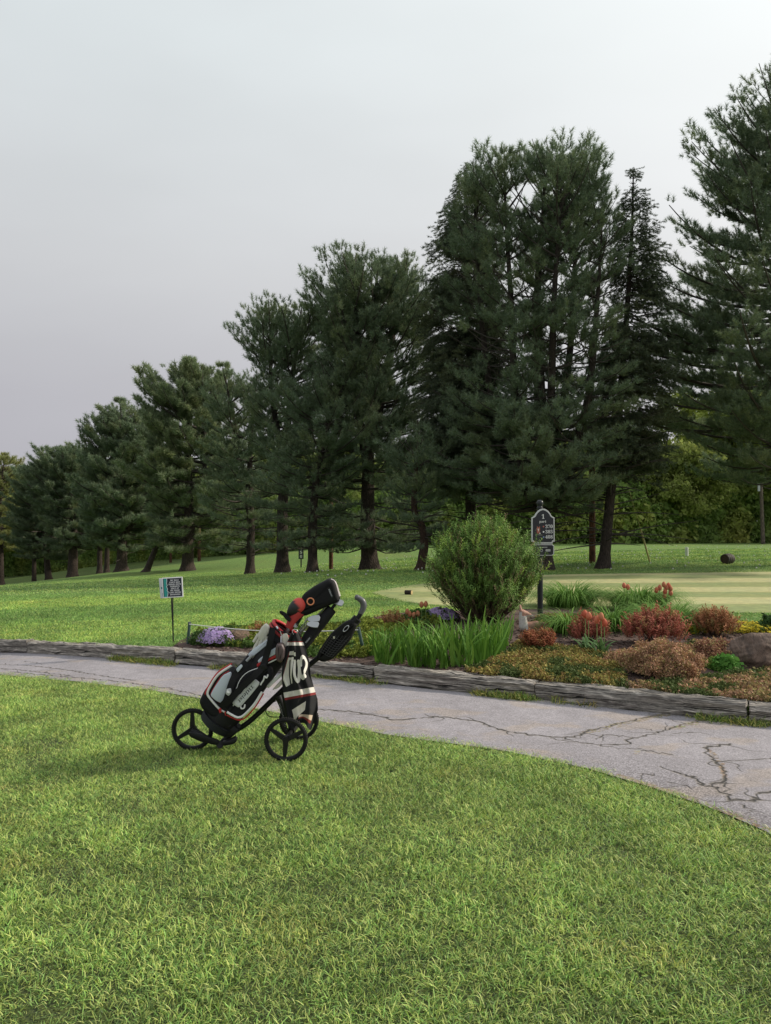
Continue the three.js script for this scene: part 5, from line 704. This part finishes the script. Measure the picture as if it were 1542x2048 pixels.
// ball pocket on the lower left
const bp = part('ball_pocket', sil([[466, 1328], [440, 1345], [421, 1370], [412, 1390], [418, 1404], [438, 1420], [456, 1428], [476, 1410], [482, 1370], [478, 1340]], -.10, .195, .035, bagO), mBag, bag);
const P_ = (pts, w) => pts.map(p => B(p[0], p[1], w));
part('pocket_panel', sil([[463, 1342], [446, 1350], [430, 1373], [421, 1390], [433, 1401], [449, 1408], [459, 1392], [464, 1364]], .128, .010, .005, bagO), mPanel, bp);
part('white_piping', tube(P_([[463, 1331], [437, 1349], [421, 1372], [415, 1387], [421, 1398], [438, 1417], [450, 1424]], .130), .0085, 8, 50), mPipe, bp); part('red_piping', tube(P_([[464, 1327], [436, 1345], [418, 1371], [411, 1388], [418, 1402], [435, 1421], [448, 1428]], .122), .006, 8, 50), mRed, bp); part('inner_red_piping', tube(P_([[458, 1342], [444, 1351], [430, 1372], [422, 1389], [432, 1400], [446, 1408]], .134), .0028, 6, 40), mRed, bp);
part('red_zip_tab', merge([sil([[437, 1418], [442, 1415], [444, 1424], [440, 1426]], .136, .008, .002, bagO), sil([[449, 1423], [455, 1421], [457, 1430], [451, 1431]], .136, .008, .002, bagO)]), mRed, bp);
// long side pocket
const sp = part('side_pocket', sil([[516, 1333], [494, 1344], [479, 1360], [466, 1392], [452, 1425], [476, 1436], [490, 1430], [508, 1410], [526, 1384], [548, 1350], [545, 1330]], .095, .05, .026, bagO), mBag, bag);
part('white_piping', tube(P_([[454, 1424], [464, 1430], [476, 1435], [488, 1430], [508, 1409], [524, 1384]], .176), .0085, 8, 40), mPipe, sp); part('red_piping', tube(P_([[454, 1430], [466, 1436], [478, 1440], [491, 1435], [511, 1413], [527, 1387]], .168), .005, 8, 40), mRed, sp); part('thin_piping', tube(P_([[516, 1336], [498, 1343], [486, 1352], [478, 1364], [472, 1380]], .176), .003, 6, 30), mPipe, sp); part('zip_line', tube(P_([[492, 1372], [484, 1386], [474, 1394], [466, 1412]], .176), .0028, 6, 30), mPipe, sp);
function quad(a, b, c, d) { const g = new THREE.BufferGeometry(); g.setAttribute('position', new THREE.Float32BufferAttribute([...a.toArray(), ...b.toArray(), ...c.toArray(), ...d.toArray()], 3)); g.setAttribute('uv', new THREE.Float32BufferAttribute([0, 0, 1, 0, 1, 1, 0, 1], 2)); g.setIndex([0, 1, 2, 0, 2, 3]); g.computeVertexNormals(); return g; }
const scriptTex = canvasTex(512, 128, (g, w, h) => { g.fillStyle = '#c9ccd0'; g.fillRect(0, 0, w, h); g.fillStyle = '#141416'; g.font = 'italic bold 104px serif'; g.textAlign = 'center'; g.fillText('Titleist', w / 2, 96, 440); });
{ const lp = part('label_panel', sil([[510, 1357], [521, 1366], [500, 1392], [479, 1416], [463, 1406], [486, 1383]], .172, .006, .003, bagO), M([.55, .56, .57], .5), sp); part('lettering', quad(B(508, 1361, .1835), B(467, 1405, .1835), B(477, 1412.5, .1835), B(517.5, 1367, .1835)), new THREE.MeshStandardMaterial({ map: scriptTex, roughness: .5, side: THREE.DoubleSide }), lp);
  const curl = (pts, n) => part(n, tube(P_(pts, .178), .0055, 8, 24), mPipe, sp); curl([[491, 1374], [489, 1381], [482, 1389], [477, 1394]], 'white_script'); curl([[490, 1409], [488, 1416], [483, 1417], [481, 1413]], 'white_script'); curl([[536, 1349], [533, 1356], [529, 1352], [527, 1360], [523, 1366], [521, 1370]], 'white_script'); }
// upper panels
part('stripe_panel', sil([[516, 1320], [536, 1304], [554, 1293], [555, 1306], [540, 1314], [518, 1326]], .134, .012, .004, bagO), mPanel, bag); part('red_stripe', sil([[514, 1328], [519, 1324], [540, 1315], [555, 1307], [555, 1314], [536, 1322], [515, 1334]], .135, .013, .003, bagO), mRed, bag); part('white_stripe', sil([[537, 1324], [555, 1316], [556, 1318], [537, 1327]], .137, .013, .001, bagO), mPipe, bag);
part('shoulder_panel', sil([[496, 1308], [512, 1294], [537, 1277], [538, 1287], [522, 1300], [502, 1316]], .095, .02, .006, bagO), mPanel, bag); part('lower_stripe', sil([[532, 1372], [548, 1356], [566, 1342], [567, 1349], [550, 1364], [538, 1376]], .105, .014, .004, bagO), mPipe, bag); part('lower_stripe', sil([[544, 1380], [556, 1366], [567, 1354], [567, 1366], [556, 1376]], .10, .014, .004, bagO), M([.62, .58, .52], .6), bag);
function ribbon(pts, w, th = .005) { const c = new THREE.CatmullRomCurve3(pts), n = pts.length * 8, pos = [], idx = []; for (let i = 0; i <= n; i++) { const p = c.getPoint(i / n), t = c.getTangent(i / n), s = V(-t.y, t.x, 0).normalize().multiplyScalar(w / 2); for (const [a, z] of [[-1, 0], [1, 0], [1, th], [-1, th]]) pos.push(p.x + s.x * a, p.y + s.y * a, p.z + z); if (i < n) for (let k = 0; k < 4; k++) { const a = i * 4 + k, b = i * 4 + (k + 1) % 4; idx.push(a, b, a + 4, b, b + 4, a + 4); } } const g = new THREE.BufferGeometry(); g.setAttribute('position', new THREE.Float32BufferAttribute(pos, 3)); g.setIndex(idx); return toCreasedNormals(g, .5); }
const mStrap = M([.008, .008, .009], .7);
{ const s1 = part('shoulder_strap', ribbon(P_([[545, 1256], [541, 1280], [533, 1310], [524, 1335], [508, 1352], [482, 1376], [464, 1396], [446, 1412]], .165).map((v, i) => v.add(V(0, 0, [-.02, -.01, -.01, .01, .035, .035, .03, .0][i]))), .042, .012), mStrap, bag); part('buckle', sil([[520, 1331], [530, 1326], [536, 1335], [528, 1342]], .172, .012, .004, bagO), mPlastic, s1); part('strap_badge', sil([[453, 1378], [462, 1376], [463, 1385], [458, 1392], [451, 1387]], .200, .006, .003, bagO), M([.45, .46, .48], .4), s1); part('strap_badge', rod(B(457, 1383, .2), B(457, 1383, .21), .012, 16), mPipe, s1);
  const s2 = part('second_strap', ribbon(P_([[500, 1316], [488, 1330], [474, 1345], [466, 1362], [460, 1382], [454, 1400], [443, 1412]], .15).map((v, i) => v.add(V(0, 0, [-.04, -.01, .0, .02, .03, .03, .01][i]))), .046, .012), mStrap, bag); part('strap_badge', sil([[472, 1338], [482, 1328], [486, 1332], [476, 1345]], .172, .005, .002, bagO), mPanel, s2); part('buckle', rod(B(493, 1322, .14), B(505, 1310, .14), .010, 8), M([.3, .31, .33], .4), s2);
  part('grab_handle', tube(P_([[549, 1255], [556, 1262], [566, 1264], [578, 1268]], .15), .006, 7, 20), mBlackSoft, bag); part('clip', rod(B(553, 1253, .14), B(556, 1258, .15), .008, 8), mSteel, bag); part('drawcord', tube(P_([[560, 1262], [566, 1280], [568, 1300]], .16), .003, 6, 14), M([.5, .48, .45], .7), bag); part('cream_tag', sil([[564, 1268], [575, 1266], [578, 1282], [573, 1304], [564, 1300]], .150, .006, .003, bagO), M([.56, .53, .46], .7), bag); }

// things hanging on or standing in the bag
function hung(name, label, cat, px, py, w, group) { const o = C(px, py, w); return [thing(name, label, cat, cartPos.clone().add(o), group), (x, y, z = w) => C(x, y, z).sub(o), o]; }
{ const [t, q, o] = hung('zip_case', 'small brown rounded zip case hanging on the bag', 'case', 562, 1322, .17); part('shell', sil([[556, 1285], [567, 1285], [572, 1296], [571, 1312], [564, 1323], [556, 1320], [552, 1306], [553, 1293]], .16, .045, .02, o), M([.085, .058, .058], .5), t); part('zip', tube([[557, 1286], [554, 1300], [555, 1314], [561, 1322]].map(p => q(...p, .205)), .0018, 5, 20), mBlackSoft, t); part('clip', rod(q(562, 1285, .18), q(562, 1272, .17), .004, 6), mSteel, t); }
{ const [t, q, o] = hung('golf_glove', 'crumpled cream golf glove clipped to the left side of the bag', 'glove', 512, 1310, .09); part('palm', sil([[524, 1253], [532, 1246], [540, 1252], [538, 1266], [530, 1278], [518, 1280], [516, 1268]], .08, .02, .010, o), M([.62, .60, .53], .75), t); part('badge', rod(q(526, 1262, .1), q(526, 1262, .106), .013, 14), M([.20, .24, .30], .5), t); [[[520, 1276], [514, 1286], [508, 1298], [504, 1310]], [[524, 1278], [518, 1292], [512, 1304], [506, 1316]], [[529, 1277], [526, 1290], [519, 1300], [516, 1306]], [[533, 1272], [532, 1284], [528, 1294]], [[517, 1268], [511, 1278], [507, 1284]]].forEach((f, i) => part('finger', tube(f.map((p, j) => q(...p, .092 + .006 * (i % 2))), u => .0125 * (1 - .25 * u), 8, 16), M([.58, .56, .50], .8), t)); }
{ // towel
  const [t, q, o] = hung('golf_towel', 'black towel with white and red stripes draped from the bag', 'towel', 600, 1450, .15);
  const L = [[0, 1266, 582, 598], [.12, 1285, 574, 606], [.22, 1300, 570, 612], [.35, 1325, 565, 619], [.5, 1350, 563, 621], [.63, 1375, 565, 628], [.75, 1398, 569, 635], [.86, 1420, 573, 636], [.94, 1436, 576, 630], [1, 1450, 580, 622]];
  const map = canvasTex(512, 1024, (g, w, h) => { g.fillStyle = '#17171a'; g.fillRect(0, 0, w, h); g.fillStyle = '#cfcac2'; g.fillRect(0, 120, w, 44); g.fillStyle = '#7a2a2a'; g.fillRect(0, 108, w, 12);
    g.fillStyle = '#d6d2ca'; g.save(); g.beginPath(); g.moveTo(120, 240); g.lineTo(215, 235); g.lineTo(170, 600); g.lineTo(60, 640); g.lineTo(20, 560); g.closePath(); g.fill(); g.restore(); g.fillStyle = '#17171a'; g.fillRect(130, 330, 22, 300); g.fillRect(96, 280, 120, 26); g.fillStyle = '#7a2a2a'; g.beginPath(); g.moveTo(20, 560); g.lineTo(0, 620); g.lineTo(100, 250); g.lineTo(120, 240); g.fill();
    g.fillStyle = '#dedad2'; g.save(); g.translate(250, 225); g.rotate(Math.PI / 2); g.restore(); g.strokeStyle = '#dedad2'; g.lineCap = g.lineJoin = 'round'; g.lineWidth = 46; g.beginPath(); g.moveTo(235, 350); g.bezierCurveTo(225, 430, 215, 560, 260, 575); g.bezierCurveTo(320, 570, 320, 430, 300, 350); g.stroke(); g.beginPath(); g.moveTo(318, 350); g.bezierCurveTo(318, 450, 330, 560, 372, 540); g.bezierCurveTo(400, 525, 392, 500, 412, 520); g.stroke(); g.lineWidth = 42; g.beginPath(); g.moveTo(350, 390); g.bezierCurveTo(340, 290, 440, 270, 455, 340); g.bezierCurveTo(470, 400, 430, 430, 410, 470); g.stroke(); g.fillRect(215, 250, 40, 40); g.fillRect(170, 300, 40, 45);
    g.save(); g.translate(0, 700); g.rotate(-.12); g.fillStyle = '#cfcac2'; g.fillRect(-20, 0, 600, 56); g.fillStyle = '#7a2a2a'; g.fillRect(-20, 56, 600, 26); g.restore(); g.fillStyle = '#d8d2c4'; g.beginPath(); g.moveTo(90, 880); g.lineTo(330, 790); g.lineTo(300, 880); g.lineTo(120, 990); g.fill(); g.fillStyle = '#c9b6a2'; g.fillRect(200, 930, 250, 40); g.fillStyle = '#7a3028'; g.fillRect(200, 970, 250, 22); });
  const nx_ = 44, ny = 60, pos = [], uv = [], idx = []; for (let j = 0; j <= ny; j++) for (let i = 0; i <= nx_; i++) { const v = j / ny, u = i / nx_, py = interp(L, v, 1) + (v > .9 ? (10 * Math.sin(u * 7 + 1)) * (v - .9) * 10 : 0), l = interp(L, v, 2), r = interp(L, v, 3), fold = Math.sin(u * 17 + 1.5 * v + 2 * n2(v * 2, 1)) * .016 * (.4 + .8 * v) + .012 * n2(u * 3, v * 3), w = .165 + .02 * Math.sin(u * 3.1) + fold - .05 * smooth(.75, 1, u); const p = q(lerp(l, r, u), py, w); pos.push(p.x, p.y, p.z); uv.push(u, 1 - v); if (i < nx_ && j < ny) { const k = j * (nx_ + 1) + i; idx.push(k, k + nx_ + 1, k + 1, k + 1, k + nx_ + 1, k + nx_ + 2); } }
  const n0 = pos.length / 3; for (let k = 0; k < n0; k++) { pos.push(pos[k * 3], pos[k * 3 + 1], pos[k * 3 + 2] - .006); uv.push(uv[k * 2], uv[k * 2 + 1]); } const il = idx.length; for (let k = 0; k < il; k += 3) idx.push(idx[k] + n0, idx[k + 2] + n0, idx[k + 1] + n0); const ring = []; for (let i = 0; i <= nx_; i++) ring.push(i); for (let j = 1; j <= ny; j++) ring.push(j * (nx_ + 1) + nx_); for (let i = nx_ - 1; i >= 0; i--) ring.push(ny * (nx_ + 1) + i); for (let j = ny - 1; j > 0; j--) ring.push(j * (nx_ + 1)); for (let k = 0; k < ring.length; k++) { const a = ring[k], b = ring[(k + 1) % ring.length]; idx.push(a, b, a + n0, b, b + n0, a + n0); }
  const g = new THREE.BufferGeometry(); g.setAttribute('position', new THREE.Float32BufferAttribute(pos, 3)); g.setAttribute('uv', new THREE.Float32BufferAttribute(uv, 2)); g.setIndex(idx); g.computeVertexNormals(); part('cloth', g, new THREE.MeshStandardMaterial({ map, roughness: .95, bumpMap: cloth, bumpScale: .001 }), t); part('ring', new THREE.TorusGeometry(.018, .003, 8, 24).translate(...q(590, 1264, .17).toArray()), mSteel, t);
}
const shaftM = M([.42, .43, .44], .3, { metalness: 1 });
function club(label, px, py, w, px2_, py2, w2) { const o = C(px2_, py2, w2), [t, q] = [thing('golf_club', label, 'golf club', cartPos.clone().add(o), 'clubs standing in the golf bag'), (x, y, z) => C(x, y, z).sub(o)]; part('shaft', tube([V(0, 0, 0), q(px, py, w)], u => .0058 - .001 * u, 8, 2), shaftM, t); return [t, q, o]; }
{ let [t, q, o] = club('driver under a large black head cover with an orange ring', 606, 1222, .0, 566, 1274, .02); const hc = part('head_cover', sil([[600, 1206], [610, 1185], [630, 1171], [660, 1155], [672, 1160], [682, 1199], [670, 1204], [636, 1219], [613, 1229], [599, 1222]], -.055, .10, .032, o), M([.007, .007, .008], .7), t); part('orange_ring', new THREE.TorusGeometry(.0235, .0048, 8, 32).translate(...q(621, 1203, .080).toArray()), M([.72, .27, .13], .5), hc); part('end_band', tube([[660, 1161], [668, 1166], [673, 1180], [677, 1193]].map(p => q(...p, .02)), .017, 8, 20), M([.40, .36, .36], .5), hc);
  const tx = canvasTex(256, 64, (g, w, h) => { g.fillStyle = '#101012'; g.fillRect(0, 0, w, h); g.fillStyle = '#b9bdc4'; g.font = 'italic bold 52px serif'; g.textAlign = 'center'; g.fillText('Titleist', w / 2, 48, 230); }); part('lettering', quad(q(654, 1176, .0795), q(663, 1196, .0795), q(667, 1194, .0795), q(658.5, 1174, .0795)), new THREE.MeshStandardMaterial({ map: tx, roughness: .6, side: THREE.DoubleSide }), hc); part('neck', tube([q(606, 1214, 0), q(598, 1228, .01), q(590, 1240, .01)], u => .022 - .006 * u, 10, 12), M([.016, .016, .018], .7), hc); }
{ let [t, q, o] = club('fairway wood under a red and black head cover', 590, 1222, .05, 566, 1276, .05); const g = new THREE.SphereGeometry(1, 28, 20); const P = g.attributes.position; for (let i = 0; i < P.count; i++) { const x = P.getX(i); P.setXYZ(i, x * .080, P.getY(i) * (.050 + .014 * x), P.getZ(i) * .052); } g.rotateZ(.72); g.translate(...q(592, 1215, .06).toArray()); colored(g, (x, y, z) => { const c = q(579, 1226, .10), d = Math.hypot(x - c.x, (y - c.y) * .75, (z - c.z) * .7); return d < .07 ? [.016, .016, .018] : [.50, .05, .035]; }); part('head_cover', g, M([1, 1, 1], .6, { vertexColors: true }), t); part('sock', tube([q(598, 1222, .05), q(586, 1240, .05), q(578, 1256, .05)], u => .050 - .022 * u, 12, 12), M([.40, .035, .03], .7), t); part('loop', tube([q(567, 1226, .1), q(563, 1224, .1), q(572, 1236, .1), q(580, 1242, .09)], .008, 7, 20), mBlackSoft, t); }
function iron(label, hx, hy, w, bx, by, turn, s = 1) { const [t, q, o] = club(label, hx, hy, w, bx, by, w * .6); const sh = new THREE.Shape(); sh.moveTo(0, -.006); sh.lineTo(.01, .004); sh.quadraticCurveTo(.03, .024, .07, .028); sh.quadraticCurveTo(.088, .020, .080, -.012); sh.quadraticCurveTo(.04, -.030, .004, -.022); sh.closePath(); const g = new THREE.ExtrudeGeometry(sh, { depth: .008, bevelEnabled: true, bevelSize: .0025, bevelThickness: .003, bevelSegments: 3 }); g.scale(s, s, s); g.rotateX(-.5); g.rotateZ(turn); g.translate(...q(hx, hy, w).toArray()); part('head', g, M([.34, .35, .36], .32, { metalness: 1 }), t); part('hosel', rod(q(lerp(hx, bx, .22), lerp(hy, by, .22), lerp(w, w * .6, .22)), q(hx, hy, w), .0072, 10), mSteel, t); return t; }
iron('wedge with its silver head highest above the bag', 667, 1199, .02, 583, 1281, -.55, .9); iron('iron with a silver head low in the bag, upper of two', 616, 1236, .075, 590, 1275, -.15, 1.0); iron('iron with a silver head low in the bag, lower of two', 615, 1245, .095, 594, 1282, -.35, .95);
{ const [t, q, o] = club('dark-headed club with its shaft leaning against the wedge', 652, 1213, -.02, 585, 1284, .0); part('head', sil([[646, 1213], [654, 1206], [660, 1210], [652, 1220]], -.03, .02, .005, o), M([.25, .2, .2], .4), t); }
{ const [t, q] = hung('travel_umbrella', 'folded black umbrella sticking out of the bag beside the clubs', 'umbrella', 590, 1300, .02); part('canopy', tube([q(600, 1300, .02), q(630, 1258, .02), q(664, 1218, .02)], u => .034 + .012 * Math.sin(u * 3), 9, 20), M([.014, .014, .016], .75), t); part('tip', rod(q(662, 1220, .02), q(670, 1209, .02), .012, 10), mPlastic, t); const tx = canvasTex(256, 64, (g, w, h) => { g.fillStyle = '#131315'; g.fillRect(0, 0, w, h); g.fillStyle = '#c4c6c9'; g.font = 'bold 44px sans-serif'; g.textAlign = 'center'; g.fillText('Titleist', w / 2, 48, 220); }); part('lettering', quad(q(610, 1292, .068), q(625, 1273, .068), q(621, 1269, .068), q(606, 1288, .068)), new THREE.MeshStandardMaterial({ map: tx, roughness: .6, side: THREE.DoubleSide }), t); }
{ const [t, q] = hung('ball_retriever', 'black ribbed grip standing in the bag below the large head cover', 'grip', 590, 1255, .06); part('grip', tube([q(592, 1250, .06), q(603, 1230, .06), q(613, 1212, .06)], u => .016 + .001 * Math.sin(u * 40), 10, 40), mBlackSoft, t); part('ferrule', rod(q(590, 1254, .06), q(593, 1247, .06), .017, 10), M([.4, .42, .42], .5), t); }

scene.traverse(o => { if (o.isMesh) { o.castShadow = true; o.receiveShadow = true; } });
renderer.render(scene, camera);
